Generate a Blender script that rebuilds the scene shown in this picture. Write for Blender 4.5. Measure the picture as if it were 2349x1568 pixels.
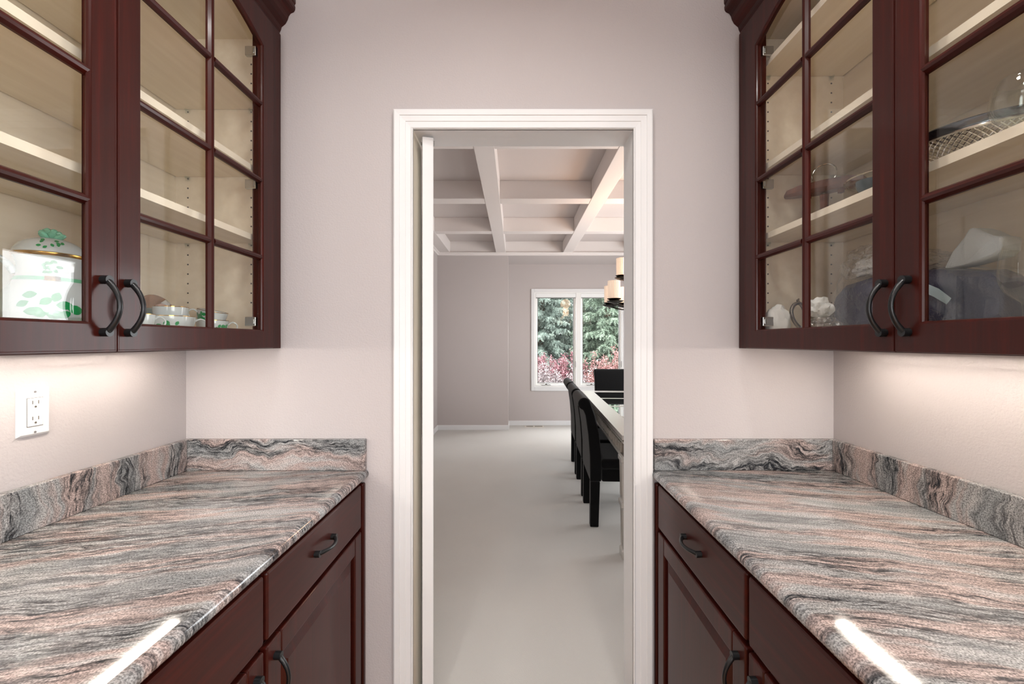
import bpy, bmesh, math, random
from mathutils import Vector, Matrix, noise

# ------------------------------------------------------------------ scene, camera, world, light
scene = bpy.context.scene
for o in list(bpy.data.objects):
    bpy.data.objects.remove(o)
C = scene.collection
PI = math.pi
W, HPX = 2349, 1568
FPX = 970.0            # focal length in pixels
CX, CY = 1182.0, 784.0 # vanishing point of the pantry
EYE = 1.36
cam = bpy.data.cameras.new('camera')
cam.sensor_width = 36.0
cam.lens = 36.0 * FPX / W
cam.shift_x = (W / 2 - CX) / W
cam.clip_start = 0.02
camo = bpy.data.objects.new('camera', cam)
C.objects.link(camo)
camo.location = (0, 0, EYE)
camo.rotation_euler = (PI / 2, 0, 0)
scene.camera = camo

vs = scene.view_settings
vs.view_transform = 'Standard'
vs.look = 'None'
vs.gamma = 1.0
vs.use_curve_mapping = False
vs.exposure = 0.34
scene.cycles.transparent_max_bounces = 24
scene.cycles.max_bounces = 8
scene.cycles.use_adaptive_sampling = True
scene.cycles.adaptive_threshold = 0.04

SKY = 9.0
world = bpy.data.worlds.new('overcast_sky')
scene.world = world
world.use_nodes = True
wn = world.node_tree.nodes['Background']
wn.inputs['Color'].default_value = (0.97, 0.985, 1.0, 1)
wn.inputs['Strength'].default_value = SKY

def area(name, loc, rot, sx, sy, power, col=(1, 1, 1), portal=False, shape='RECTANGLE', spread=PI):
    l = bpy.data.lights.new(name, 'AREA')
    l.shape = shape
    l.size = sx
    if shape == 'RECTANGLE':
        l.size_y = sy
    l.energy = power
    l.color = col
    l.spread = spread
    if portal:
        l.cycles.is_portal = True
    o = bpy.data.objects.new(name, l)
    o.location = loc
    o.rotation_euler = rot
    C.objects.link(o)
    return o

# daylight portals in the real window openings (they only guide the sky light)
area('portal_dining_far', (1.04, 7.02, 1.40), (PI / 2, 0, PI), 1.44, 1.55, 1, portal=True)
area('portal_dining_side', (3.08, 4.2, 1.40), (PI / 2, 0, PI / 2), 2.6, 1.7, 1, portal=True)
area('portal_kitchen', (0.0, -4.58, 1.50), (PI / 2, 0, 0), 3.0, 1.6, 1, portal=True)
area('portal_kitchen_side', (3.07, -2.2, 1.50), (PI / 2, 0, PI / 2), 2.4, 1.6, 1, portal=True)

LAMP_PANTRY = 5.6
FILL_KITCHEN = 12.0  # power of the added, unseen fill lamps behind the camera
UNDERCAB = 30.0

# ------------------------------------------------------------------ helpers
def clip(v):
    return tuple(v)

class MB:
    """collects geometry for ONE mesh object"""
    def __init__(s):
        s.v = []
        s.f = []
    def add(s, verts, faces):
        n = len(s.v)
        s.v += [tuple(p) for p in verts]
        s.f += [tuple(i + n for i in f) for f in faces]
        return s
    def box(s, x0, x1, y0, y1, z0, z1):
        v = [(x0, y0, z0), (x1, y0, z0), (x1, y1, z0), (x0, y1, z0),
             (x0, y0, z1), (x1, y0, z1), (x1, y1, z1), (x0, y1, z1)]
        f = [(0, 3, 2, 1), (4, 5, 6, 7), (0, 1, 5, 4), (1, 2, 6, 5), (2, 3, 7, 6), (3, 0, 4, 7)]
        return s.add(v, f)
    def frustum(s, a, b):
        """two quads of four points each"""
        v = list(a) + list(b)
        f = [(0, 3, 2, 1), (4, 5, 6, 7), (0, 1, 5, 4), (1, 2, 6, 5), (2, 3, 7, 6), (3, 0, 4, 7)]
        return s.add(v, f)
    def prism(s, pts, fn, t0, t1):
        """extrude the outline pts (a,b) from t0 to t1; fn(a,b,t)->xyz"""
        n = len(pts)
        v = [fn(a, b, t0) for a, b in pts] + [fn(a, b, t1) for a, b in pts]
        f = [tuple(range(n)), tuple(range(2 * n - 1, n - 1, -1))]
        f += [(i, (i + 1) % n, (i + 1) % n + n, i + n) for i in range(n)]
        return s.add(v, f)
    def loft(s, rings, closed=True, caps=True):
        n = len(rings[0])
        v = [p for r in rings for p in r]
        f = []
        for k in range(len(rings) - 1):
            for i in range(n if closed else n - 1):
                j = (i + 1) % n
                f.append((k * n + i, k * n + j, (k + 1) * n + j, (k + 1) * n + i))
        if caps:
            f.append(tuple(range(n - 1, -1, -1)))
            m = (len(rings) - 1) * n
            f.append(tuple(range(m, m + n)))
        return s.add(v, f)
    def lathe(s, prof, c=(0, 0, 0), seg=32, caps=True, sx=1, sy=1):
        rings = []
        for r, z in prof:
            rings.append([(c[0] + sx * r * math.cos(2 * PI * i / seg), c[1] + sy * r * math.sin(2 * PI * i / seg), c[2] + z)
                          for i in range(seg)])
        return s.loft(rings, True, caps)
    def tube(s, path, r, seg=8, flat=1.0, side=None, caps=True):
        path = [Vector(p) for p in path]
        rr = r if isinstance(r, (list, tuple)) else [r] * len(path)
        rings = []
        ref = Vector(side) if side is not None else None
        for i, p in enumerate(path):
            t = (path[min(i + 1, len(path) - 1)] - path[max(i - 1, 0)])
            if t.length < 1e-9:
                t = Vector((0, 0, 1))
            t.normalize()
            if ref is None:
                up = Vector((0, 0, 1)) if abs(t.z) < 0.9 else Vector((1, 0, 0))
                a = t.cross(up).normalized()
                ref = a
            a = (ref - t * ref.dot(t))
            if a.length < 1e-6:
                a = t.orthogonal()
            a.normalize()
            b = t.cross(a)
            rings.append([p + a * (rr[i] * flat * math.cos(2 * PI * k / seg)) + b * (rr[i] * math.sin(2 * PI * k / seg))
                          for k in range(seg)])
        return s.loft(rings, True, caps)
    def cyl(s, p0, p1, r, seg=16):
        return s.tube([p0, p1], r, seg)
    def build(s, name, mat, parent=None, smooth=False, bevel=0.0, off=None, sub=0, bseg=2):
        O = Vector((0, 0, 0))
        if parent is not None and not parent.get('_local'):
            O = Vector(parent['_org'])
        elif off is not None:
            O = Vector(off)
        me = bpy.data.meshes.new(name)
        me.from_pydata([tuple(Vector(p) - O) for p in s.v], [], s.f)
        bm = bmesh.new()
        bm.from_mesh(me)
        bmesh.ops.recalc_face_normals(bm, faces=bm.faces)
        bm.to_mesh(me)
        bm.free()
        if smooth:
            me.polygons.foreach_set('use_smooth', [True] * len(me.polygons))
        me.update()
        o = bpy.data.objects.new(name, me)
        C.objects.link(o)
        if mat is not None:
            me.materials.append(mat)
        if parent is not None:
            o.parent = parent
            o['_org'] = parent['_org']
            if parent.get('_local'):
                o['_local'] = 1
        else:
            o.location = O
            o['_org'] = tuple(O)
        if bevel > 0:
            m = o.modifiers.new('bevel', 'BEVEL')
            m.width = bevel
            m.segments = bseg
            m.limit_method = 'ANGLE'
            m.angle_limit = math.radians(40)
        if sub:
            m = o.modifiers.new('subdivision', 'SUBSURF')
            m.levels = sub
            m.render_levels = sub
        if smooth:
            try:
                m = None
                me.set_sharp_from_angle(angle=math.radians(40))
            except Exception:
                pass
        return o

def thing(name, loc, label, cat, group=None, rotz=0.0, local=False):
    o = bpy.data.objects.new(name, None)
    o.empty_display_size = 0.05
    C.objects.link(o)
    o.location = loc
    o.rotation_euler = (0, 0, rotz)
    o['_org'] = tuple(loc)
    if local or rotz:
        o['_local'] = 1
    o['label'] = label
    o['category'] = cat
    if group:
        o['group'] = group
    return o

def tag(o, label, cat, group=None):
    o['label'] = label
    o['category'] = cat
    if group:
        o['group'] = group
    return o

def struct(o, label=None):
    o['kind'] = 'structure'
    if label:
        o['label'] = label
    return o

def copy_tree(o, parent=None):
    c = o.copy()
    C.objects.link(c)
    c.parent = parent
    for ch in list(o.children):
        copy_tree(ch, c)
    return c

# ------------------------------------------------------------------ materials
def new_mat(name):
    m = bpy.data.materials.new(name)
    m.use_nodes = True
    nt = m.node_tree
    return m, nt, nt.nodes, nt.links, nt.nodes['Principled BSDF']

def srgb(r, g, b):
    f = lambda c: (c / 255 / 12.92) if c / 255 <= 0.04045 else ((c / 255 + 0.055) / 1.055) ** 2.4
    return (f(r), f(g), f(b), 1)

def plain(name, col, rough=0.5, metal=0.0, coat=0.0, spec=0.5, bump=0.0, bscale=200, var=0.0, vscale=8, sheen=0.0, emit=None, estr=0.0):
    m, nt, N, L, P = new_mat(name)
    P.inputs['Base Color'].default_value = col
    P.inputs['Roughness'].default_value = rough
    P.inputs['Metallic'].default_value = metal
    P.inputs['Coat Weight'].default_value = coat
    P.inputs['Coat Roughness'].default_value = 0.12
    P.inputs['Specular IOR Level'].default_value = spec
    P.inputs['Sheen Weight'].default_value = sheen
    tc = N.new('ShaderNodeTexCoord')
    if var > 0:
        n = N.new('ShaderNodeTexNoise')
        n.inputs['Scale'].default_value = vscale
        n.inputs['Detail'].default_value = 4
        L.new(tc.outputs['Object'], n.inputs['Vector'])
        mx = N.new('ShaderNodeMix')
        mx.data_type = 'RGBA'
        mx.inputs['A'].default_value = tuple(c * (1 - var) for c in col[:3]) + (1,)
        mx.inputs['B'].default_value = tuple(min(1, c * (1 + var)) for c in col[:3]) + (1,)
        L.new(n.outputs['Fac'], mx.inputs['Factor'])
        L.new(mx.outputs['Result'], P.inputs['Base Color'])
    if bump > 0:
        n2 = N.new('ShaderNodeTexNoise')
        n2.inputs['Scale'].default_value = bscale
        n2.inputs['Detail'].default_value = 3
        L.new(tc.outputs['Object'], n2.inputs['Vector'])
        b = N.new('ShaderNodeBump')
        b.inputs['Strength'].default_value = bump
        b.inputs['Distance'].default_value = 0.002
        L.new(n2.outputs['Fac'], b.inputs['Height'])
        L.new(b.outputs['Normal'], P.inputs['Normal'])
    if emit is not None:
        P.inputs['Emission Color'].default_value = emit
        P.inputs['Emission Strength'].default_value = estr
    return m

def thin_glass(name, tint=(1, 1, 1, 1), rough=0.0, boost=1.0, base=0.0, bump=0.0, bscale=30, ior=1.48):
    """a thin clear sheet: see-through, with Fresnel reflection on both faces"""
    m, nt, N, L, P = new_mat(name)
    N.remove(P)
    out = N['Material Output']
    tr = N.new('ShaderNodeBsdfTransparent')
    tr.inputs['Color'].default_value = tint
    gl = N.new('ShaderNodeBsdfGlossy')
    gl.inputs['Roughness'].default_value = rough
    gl.inputs['Color'].default_value = (1, 1, 1, 1)
    geo = N.new('ShaderNodeNewGeometry')
    mi = N.new('ShaderNodeMix')
    mi.data_type = 'FLOAT'
    mi.inputs['A'].default_value = ior
    mi.inputs['B'].default_value = 1 / ior
    L.new(geo.outputs['Backfacing'], mi.inputs['Factor'])
    fr = N.new('ShaderNodeFresnel')
    L.new(mi.outputs['Result'], fr.inputs['IOR'])
    ma = N.new('ShaderNodeMath')
    ma.operation = 'MULTIPLY_ADD'
    ma.use_clamp = True
    ma.inputs[1].default_value = boost
    ma.inputs[2].default_value = base
    L.new(fr.outputs['Fac'], ma.inputs[0])
    mix = N.new('ShaderNodeMixShader')
    L.new(ma.outputs[0], mix.inputs['Fac'])
    L.new(tr.outputs[0], mix.inputs[1])
    L.new(gl.outputs[0], mix.inputs[2])
    if bump > 0:
        tc = N.new('ShaderNodeTexCoord')
        n2 = N.new('ShaderNodeTexNoise')
        n2.inputs['Scale'].default_value = bscale
        n2.inputs['Detail'].default_value = 3
        L.new(tc.outputs['Object'], n2.inputs['Vector'])
        b = N.new('ShaderNodeBump')
        b.inputs['Strength'].default_value = bump
        b.inputs['Distance'].default_value = 0.02
        L.new(n2.outputs['Fac'], b.inputs['Height'])
        L.new(b.outputs['Normal'], gl.inputs['Normal'])
        L.new(b.outputs['Normal'], fr.inputs['Normal'])
    L.new(mix.outputs[0], out.inputs['Surface'])
    return m

def ramp(N, stops):
    r = N.new('ShaderNodeValToRGB')
    e = r.color_ramp.elements
    while len(e) > 1:
        e.remove(e[0])
    e[0].position = stops[0][0]
    e[0].color = stops[0][1]
    for p, c in stops[1:]:
        x = e.new(p)
        x.color = c
    return r

def granite(name, along, slant=0.0, seed=0.0, warp=0.115, wscale=2.6):
    """streaky banded granite: streaks run square to axis `along` ('Y' or 'Z')"""
    m, nt, N, L, P = new_mat(name)
    tc = N.new('ShaderNodeTexCoord')
    mp = N.new('ShaderNodeMapping')
    mp.inputs['Location'].default_value = (seed, seed * 0.7, seed * 0.3)
    mp.inputs['Rotation'].default_value = (0, 0, slant)
    L.new(tc.outputs['Object'], mp.inputs['Vector'])
    wn_ = N.new('ShaderNodeTexNoise')
    wn_.inputs['Scale'].default_value = wscale
    wn_.inputs['Detail'].default_value = 3
    wn_.inputs['Roughness'].default_value = 0.55
    L.new(mp.outputs['Vector'], wn_.inputs['Vector'])
    sub = N.new('ShaderNodeVectorMath'); sub.operation = 'SUBTRACT'
    sub.inputs[1].default_value = (0.5, 0.5, 0.5)
    L.new(wn_.outputs['Color'], sub.inputs[0])
    sc = N.new('ShaderNodeVectorMath'); sc.operation = 'SCALE'
    sc.inputs['Scale'].default_value = warp
    L.new(sub.outputs[0], sc.inputs[0])
    ad = N.new('ShaderNodeVectorMath'); ad.operation = 'ADD'
    L.new(mp.outputs['Vector'], ad.inputs[0])
    L.new(sc.outputs[0], ad.inputs[1])
    def stretched(lng, scale, detail, rough, shift=0.0):
        s = N.new('ShaderNodeVectorMath'); s.operation = 'MULTIPLY_ADD'
        s.inputs[1].default_value = (lng, 1.0, lng) if along == 'Y' else (lng, lng, 1.0)
        s.inputs[2].default_value = (shift, shift, shift)
        L.new(ad.outputs[0], s.inputs[0])
        n = N.new('ShaderNodeTexNoise')
        n.inputs['Scale'].default_value = scale
        n.inputs['Detail'].default_value = detail
        n.inputs['Roughness'].default_value = rough
        L.new(s.outputs[0], n.inputs['Vector'])
        return n
    band = stretched(0.15, 14.0, 3, 0.55)
    dark = stretched(0.12, 15.0, 3, 0.6, 2.3)
    mid = stretched(0.07, 70.0, 4, 0.7, 5.1)
    fine = stretched(0.16, 190.0, 3, 0.75, 8.9)
    gr = N.new('ShaderNodeTexNoise')
    gr.inputs['Scale'].default_value = 330
    gr.inputs['Detail'].default_value = 2
    L.new(tc.outputs['Object'], gr.inputs['Vector'])
    rb = ramp(N, [(0.36, srgb(146, 149, 150)), (0.48, srgb(172, 171, 170)), (0.54, srgb(179, 163, 158)),
                  (0.60, srgb(186, 167, 161)), (0.70, srgb(186, 186, 185))])
    L.new(band.outputs['Fac'], rb.inputs['Fac'])
    rm = ramp(N, [(0.34, (0.18, 0.18, 0.18, 1)), (0.44, (0.52, 0.52, 0.52, 1)), (0.55, (1, 1, 1, 1))])
    L.new(dark.outputs['Fac'], rm.inputs['Fac'])
    mf = N.new('ShaderNodeMath'); mf.operation = 'MULTIPLY_ADD'
    mf.inputs[1].default_value = 0.55
    L.new(fine.outputs['Fac'], mf.inputs[0])
    ms = N.new('ShaderNodeMath'); ms.operation = 'MULTIPLY'; ms.inputs[1].default_value = 0.45
    L.new(mid.outputs['Fac'], ms.inputs[0])
    L.new(ms.outputs[0], mf.inputs[2])
    rf = ramp(N, [(0.42, (0.03, 0.03, 0.03, 1)), (0.50, (0.55, 0.55, 0.55, 1)), (0.57, (1, 1, 1, 1))])
    L.new(mf.outputs[0], rf.inputs['Fac'])
    mu = N.new('ShaderNodeMath'); mu.operation = 'MULTIPLY'
    L.new(rm.outputs['Color'], mu.inputs[0])
    L.new(rf.outputs['Color'], mu.inputs[1])
    mxd = N.new('ShaderNodeMix'); mxd.data_type = 'RGBA'
    mxd.inputs['B'].default_value = srgb(38, 41, 46)
    L.new(mu.outputs[0], mxd.inputs['Factor'])
    L.new(rb.outputs['Color'], mxd.inputs['A'])
    rg = ramp(N, [(0.38, (0.34, 0.34, 0.35, 1)), (0.5, (0.86, 0.86, 0.86, 1)), (0.62, (1.3, 1.3, 1.3, 1))])
    L.new(gr.outputs['Fac'], rg.inputs['Fac'])
    mg = N.new('ShaderNodeMix'); mg.data_type = 'RGBA'; mg.blend_type = 'MULTIPLY'
    mg.inputs['Factor'].default_value = 0.8
    L.new(mxd.outputs['Result'], mg.inputs['A'])
    L.new(rg.outputs['Color'], mg.inputs['B'])
    L.new(mg.outputs['Result'], P.inputs['Base Color'])
    P.inputs['Roughness'].default_value = 0.07
    return m

def cherry(name, along=2, red=0.0):
    m, nt, N, L, P = new_mat(name)
    tc = N.new('ShaderNodeTexCoord')
    s = N.new('ShaderNodeVectorMath'); s.operation = 'MULTIPLY'
    k = [60, 60, 60]
    k[along] = 2.5
    s.inputs[1].default_value = k
    L.new(tc.outputs['Object'], s.inputs[0])
    n = N.new('ShaderNodeTexNoise')
    n.inputs['Scale'].default_value = 1.0
    n.inputs['Detail'].default_value = 5
    n.inputs['Roughness'].default_value = 0.65
    L.new(s.outputs[0], n.inputs['Vector'])
    r = ramp(N, [(0.3, srgb(46, 14, 9)), (0.55, srgb(57, 17, 11)), (0.75, srgb(74, 19, 12))])
    L.new(n.outputs['Fac'], r.inputs['Fac'])
    L.new(r.outputs['Color'], P.inputs['Base Color'])
    P.inputs['Roughness'].default_value = 0.36
    P.inputs['Specular IOR Level'].default_value = 0.22
    P.inputs['Coat Weight'].default_value = 0.12
    P.inputs['Coat Roughness'].default_value = 0.12
    return m

def wood(name, c0, c1, along=0, rough=0.5, scale=30):
    m, nt, N, L, P = new_mat(name)
    tc = N.new('ShaderNodeTexCoord')
    s = N.new('ShaderNodeVectorMath'); s.operation = 'MULTIPLY'
    k = [scale] * 3
    k[along] = scale / 14
    s.inputs[1].default_value = k
    L.new(tc.outputs['Object'], s.inputs[0])
    n = N.new('ShaderNodeTexNoise')
    n.inputs['Detail'].default_value = 5
    n.inputs['Scale'].default_value = 1
    L.new(s.outputs[0], n.inputs['Vector'])
    r = ramp(N, [(0.3, c0), (0.7, c1)])
    L.new(n.outputs['Fac'], r.inputs['Fac'])
    L.new(r.outputs['Color'], P.inputs['Base Color'])
    P.inputs['Roughness'].default_value = rough
    return m

def foliage(name, cols, scale=9.0, rough=0.6):
    m, nt, N, L, P = new_mat(name)
    tc = N.new('ShaderNodeTexCoord')
    n = N.new('ShaderNodeTexNoise')
    n.inputs['Scale'].default_value = scale
    n.inputs['Detail'].default_value = 6
    n.inputs['Roughness'].default_value = 0.8
    L.new(tc.outputs['Object'], n.inputs['Vector'])
    st = [(0.30 + 0.4 * i / (len(cols) - 1), c) for i, c in enumerate(cols)]
    r = ramp(N, st)
    L.new(n.outputs['Fac'], r.inputs['Fac'])
    L.new(r.outputs['Color'], P.inputs['Base Color'])
    P.inputs['Roughness'].default_value = rough
    return m

M = {}
M['wall'] = plain('wall_paint', srgb(187, 181, 181), rough=0.75, bump=0.55, bscale=170, spec=0.25)
M['wall_dining'] = plain('dining_wall_paint', srgb(188, 181, 179), rough=0.8, bump=0.3, bscale=170, spec=0.2)
M['white'] = plain('white_trim_paint', srgb(224, 225, 226), rough=0.35, spec=0.4)
M['ceil'] = plain('ceiling_paint', srgb(214, 206, 203), rough=0.8, spec=0.2)
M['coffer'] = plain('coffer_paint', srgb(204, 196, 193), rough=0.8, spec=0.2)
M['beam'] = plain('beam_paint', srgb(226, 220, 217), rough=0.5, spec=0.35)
M['jamb'] = plain('jamb_paint', srgb(238, 230, 214), rough=0.4)
M['cherry'] = cherry('cherry_wood', 2)
M['cherry_h'] = cherry('cherry_wood_lengthwise', 1)
M['maple'] = wood('maple_laminate', srgb(234, 221, 198), srgb(243, 232, 211), along=1, rough=0.4, scale=40)
M['maple_edge'] = plain('maple_edge_band', srgb(244, 234, 214), rough=0.4)
M['hole'] = plain('drilled_hole_dark', srgb(70, 62, 54), rough=0.9)
M['bronze'] = plain('oil_rubbed_bronze', srgb(26, 28, 30), rough=0.32, metal=0.35, spec=0.6)
M['steel'] = plain('brushed_steel', srgb(190, 190, 188), rough=0.25, metal=1.0)
M['chrome'] = plain('chrome_wire', srgb(200, 198, 190), rough=0.12, metal=1.0)
M['granite_top_l'] = granite('granite_counter', 'Y', slant=-0.24, seed=3.1)
M['granite_top_r'] = granite('granite_counter_mirrored', 'Y', slant=0.24, seed=7.7)
M['granite_side'] = granite('granite_side_splash', 'Y', slant=0.0, seed=5.4, warp=0.14, wscale=6.0)
M['granite_end'] = granite('granite_end_splash', 'Z', slant=0.0, seed=1.9, warp=0.16, wscale=6.0)
M['glass'] = thin_glass('window_glass', boost=0.35)
M['pane'] = thin_glass('cabinet_glass', tint=(0.985, 0.985, 0.975, 1), boost=0.75)
M['clear'] = thin_glass('clear_glassware', tint=(0.95, 0.97, 0.96, 1), boost=1.0, base=0.01)
M['plastic'] = thin_glass('clear_plastic_film', tint=(0.95, 0.955, 0.96, 1), rough=0.2, boost=1.2, base=0.09, bump=0.9, bscale=30)
M['film'] = thin_glass('smooth_plastic_film', tint=(0.98, 0.985, 0.99, 1), rough=0.12, boost=0.9, base=0.01, bump=0.25, bscale=40)
M['outlet'] = plain('outlet_plastic', srgb(228, 228, 227), rough=0.3)
M['slot'] = plain('outlet_slot', srgb(90, 86, 80), rough=0.8)
M['lamp'] = plain('fluorescent_diffuser', (1, 1, 1, 1), emit=(1.0, 0.89, 0.77, 1), estr=UNDERCAB)
M['can_lamp'] = plain('recessed_lamp_lens', (1, 1, 1, 1), emit=(1.0, 0.90, 0.80, 1), estr=6.0)
M['carpet'] = plain('pale_carpet', srgb(197, 195, 190), rough=0.95, spec=0.1, bump=0.6, bscale=260, var=0.05, vscale=2.2, sheen=0.2)
M['oak'] = wood('oak_floor', srgb(150, 108, 70), srgb(180, 136, 92), along=1, rough=0.4, scale=16)
M['velvet'] = plain('black_velvet', srgb(9, 9, 10), rough=0.95, spec=0.15, sheen=0.12, bump=0.2, bscale=400)
M['silver_paint'] = plain('silver_leaf_wood', srgb(205, 202, 196), rough=0.3, metal=0.55)
M['mirror'] = plain('mirror_glass', srgb(225, 232, 230), rough=0.02, metal=1.0)
M['fret'] = plain('pewter_fretwork', srgb(188, 183, 174), rough=0.35, metal=0.6)
M['fret_back'] = plain('antique_mirror_backing', srgb(120, 112, 102), rough=0.25, metal=0.7)
M['black_metal'] = plain('black_iron', srgb(20, 18, 17), rough=0.35, metal=0.4)
M['shade'] = plain('pleated_lit_shade', srgb(250, 236, 220), rough=0.6, emit=(1.0, 0.74, 0.54, 1), estr=0.30)
M['register'] = plain('floor_register_metal', srgb(215, 210, 200), rough=0.5)
M['dark'] = plain('dark_slot', srgb(50, 46, 42), rough=0.9)
M['porcelain'] = plain('white_porcelain', srgb(206, 215, 217), rough=0.08, spec=0.5, coat=0.3)
M['gilt'] = plain('gilt_rim', srgb(190, 150, 80), rough=0.25, metal=0.9)
M['leafgreen'] = plain('green_enamel', srgb(34, 150, 84), rough=0.15, var=0.25, vscale=160)
M['palegreen'] = plain('pale_green_enamel', srgb(110, 190, 150), rough=0.2, var=0.35, vscale=120)
M['rosegreen'] = plain('sea_green_rosebud', srgb(128, 198, 168), rough=0.25, var=0.3, vscale=90)
M['brownceramic'] = plain('brown_glazed_ceramic', srgb(158, 116, 84), rough=0.25, var=0.3, vscale=40)
M['pinkfig'] = plain('painted_figure_pink', srgb(214, 176, 164), rough=0.4, var=0.2, vscale=60)
M['teal'] = plain('painted_teal_patch', srgb(110, 138, 134), rough=0.4)
M['giltbox'] = plain('gilt_lacquer', srgb(156, 118, 66), rough=0.22, metal=0.5, var=0.4, vscale=35)
M['amber'] = plain('amber_roundel', srgb(176, 96, 48), rough=0.2, metal=0.3)
M['tissue'] = plain('white_tissue', srgb(232, 234, 232), rough=0.85, bump=0.4, bscale=60)
M['whitecloth'] = plain('white_flannel', srgb(206, 214, 216), rough=0.95, bump=0.6, bscale=240)
M['navy'] = plain('navy_fabric', srgb(20, 29, 68), rough=0.75, sheen=0.2, bump=0.3, bscale=300)
M['strap'] = plain('pale_blue_strap', srgb(186, 208, 218), rough=0.7)
M['pewter'] = plain('tarnished_silver', srgb(132, 128, 122), rough=0.22, metal=1.0, var=0.3, vscale=20)
M['walnut'] = wood('walnut_stand', srgb(92, 54, 40), srgb(128, 80, 60), along=1, rough=0.4, scale=50)
M['silverdark'] = plain('dark_silver_rim', srgb(92, 102, 112), rough=0.15, metal=0.9)
M['silver'] = plain('polished_silver', srgb(214, 210, 204), rough=0.15, metal=1.0)
M['bluebowl'] = plain('blue_grey_glaze', srgb(70, 86, 92), rough=0.12)
M['bark'] = plain('tree_bark', srgb(84, 70, 58), rough=0.9, var=0.3)
M['spruce'] = foliage('spruce_needles', [srgb(48, 60, 50), srgb(80, 96, 80), srgb(114, 130, 112), srgb(142, 154, 134)], scale=5.0)
M['spruce2'] = foliage('spruce_needles_grey', [srgb(48, 58, 52), srgb(80, 94, 86), srgb(114, 128, 118), srgb(144, 154, 142)], scale=5.0)
M['barberry'] = foliage('barberry_leaves', [srgb(56, 30, 36), srgb(104, 50, 60), srgb(132, 92, 98), srgb(170, 154, 152)], scale=16.0)
M['barberry2'] = foliage('barberry_leaves_coral', [srgb(72, 42, 40), srgb(118, 72, 70), srgb(146, 110, 106), srgb(178, 162, 156)], scale=16.0)
M['lowgrey'] = foliage('grey_mauve_leaves', [srgb(66, 60, 64), srgb(108, 100, 102), srgb(150, 140, 140), srgb(184, 176, 172)], scale=16.0)
M['mulch'] = plain('bark_mulch', srgb(128, 112, 104), rough=0.95, var=0.4, vscale=20, bump=0.6, bscale=40)
M['blind'] = plain('white_blind', srgb(238, 240, 240), rough=0.6)
M['vinyl'] = plain('white_window_vinyl', srgb(236, 236, 234), rough=0.35)
M['gasket'] = plain('grey_window_gasket', srgb(120, 120, 118), rough=0.6)

# ------------------------------------------------------------------ dimensions
D = 1.484            # pantry face of the end wall
T = 0.117            # wall thickness
WL, WR = -1.155, 1.117   # pantry side walls
Y0 = 0.27            # near end of the cabinets
CEIL = 2.74
DL, DR = -0.357, 0.412   # door opening
HEAD = 2.102
DXL, DXR = -1.21, 2.95   # dining room
YB, YW = 6.56, 6.93      # bump-out wall, window wall
BX = -0.11               # corner of bump-out
COF = 2.918
KX0, KX1, KY = -3.0, 3.0, -4.5

# ------------------------------------------------------------------ structure: pantry
b = MB()
b.box(DXL - 0.12, DL - 0.018, D, D + T, 0, COF + 0.05)
b.box(DR + 0.018, DXR + 0.12, D, D + T, 0, COF + 0.05)
b.box(DL - 0.018, DR + 0.018, D, D + T, HEAD + 0.018, COF + 0.05)
struct(b.build('wall_end', M['wall']), 'mauve-grey textured wall around the white doorway')
struct(MB().box(WL - 0.1, WL, Y0, D, 0, CEIL).build('wall_left', M['wall']), 'mauve-grey wall behind the left counter')
struct(MB().box(WR, WR + 0.1, Y0, D, 0, CEIL).build('wall_right', M['wall']), 'mauve-grey wall behind the right counter')
# kitchen the pantry opens to (behind the camera)
b = MB()
b.box(KX0, WL - 0.1, Y0 - 0.1, Y0, 0, CEIL)
b.box(WR + 0.1, KX1, Y0 - 0.1, Y0, 0, CEIL)
b.box(WL - 0.1, WL, Y0 - 0.1, Y0, 0, CEIL)
b.box(WR, WR + 0.1, Y0 - 0.1, Y0, 0, CEIL)
struct(b.build('wall_kitchen_front', M['wall']))
struct(MB().box(KX0 - 0.1, KX0, KY - 0.1, Y0, 0, CEIL).build('wall_kitchen_left', M['wall']))
b = MB()
b.box(KX1, KX1 + 0.1, -1.0, Y0, 0, CEIL)
b.box(KX1, KX1 + 0.1, KY, -3.4, 0, CEIL)
b.box(KX1, KX1 + 0.1, -3.4, -1.0, 0, 0.7)
b.box(KX1, KX1 + 0.1, -3.4, -1.0, 2.3, CEIL)
struct(b.build('wall_kitchen_right', M['wall']))
b = MB()
b.box(KX0, -1.5, KY - 0.1, KY, 0, CEIL)
b.box(1.5, KX1, KY - 0.1, KY, 0, CEIL)
b.box(-1.5, 1.5, KY - 0.1, KY, 0, 0.7)
b.box(-1.5, 1.5, KY - 0.1, KY, 2.3, CEIL)
struct(b.build('wall_kitchen_back', M['wall']))
struct(MB().box(KX0, KX1, KY, D, CEIL, CEIL + 0.1).build('ceiling_pantry', M['ceil']), 'pale pantry ceiling')
struct(MB().box(KX0, KX1, KY, D + T * 0.5, -0.1, 0).build('floor_pantry', M['oak']), 'oak pantry floor')

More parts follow.
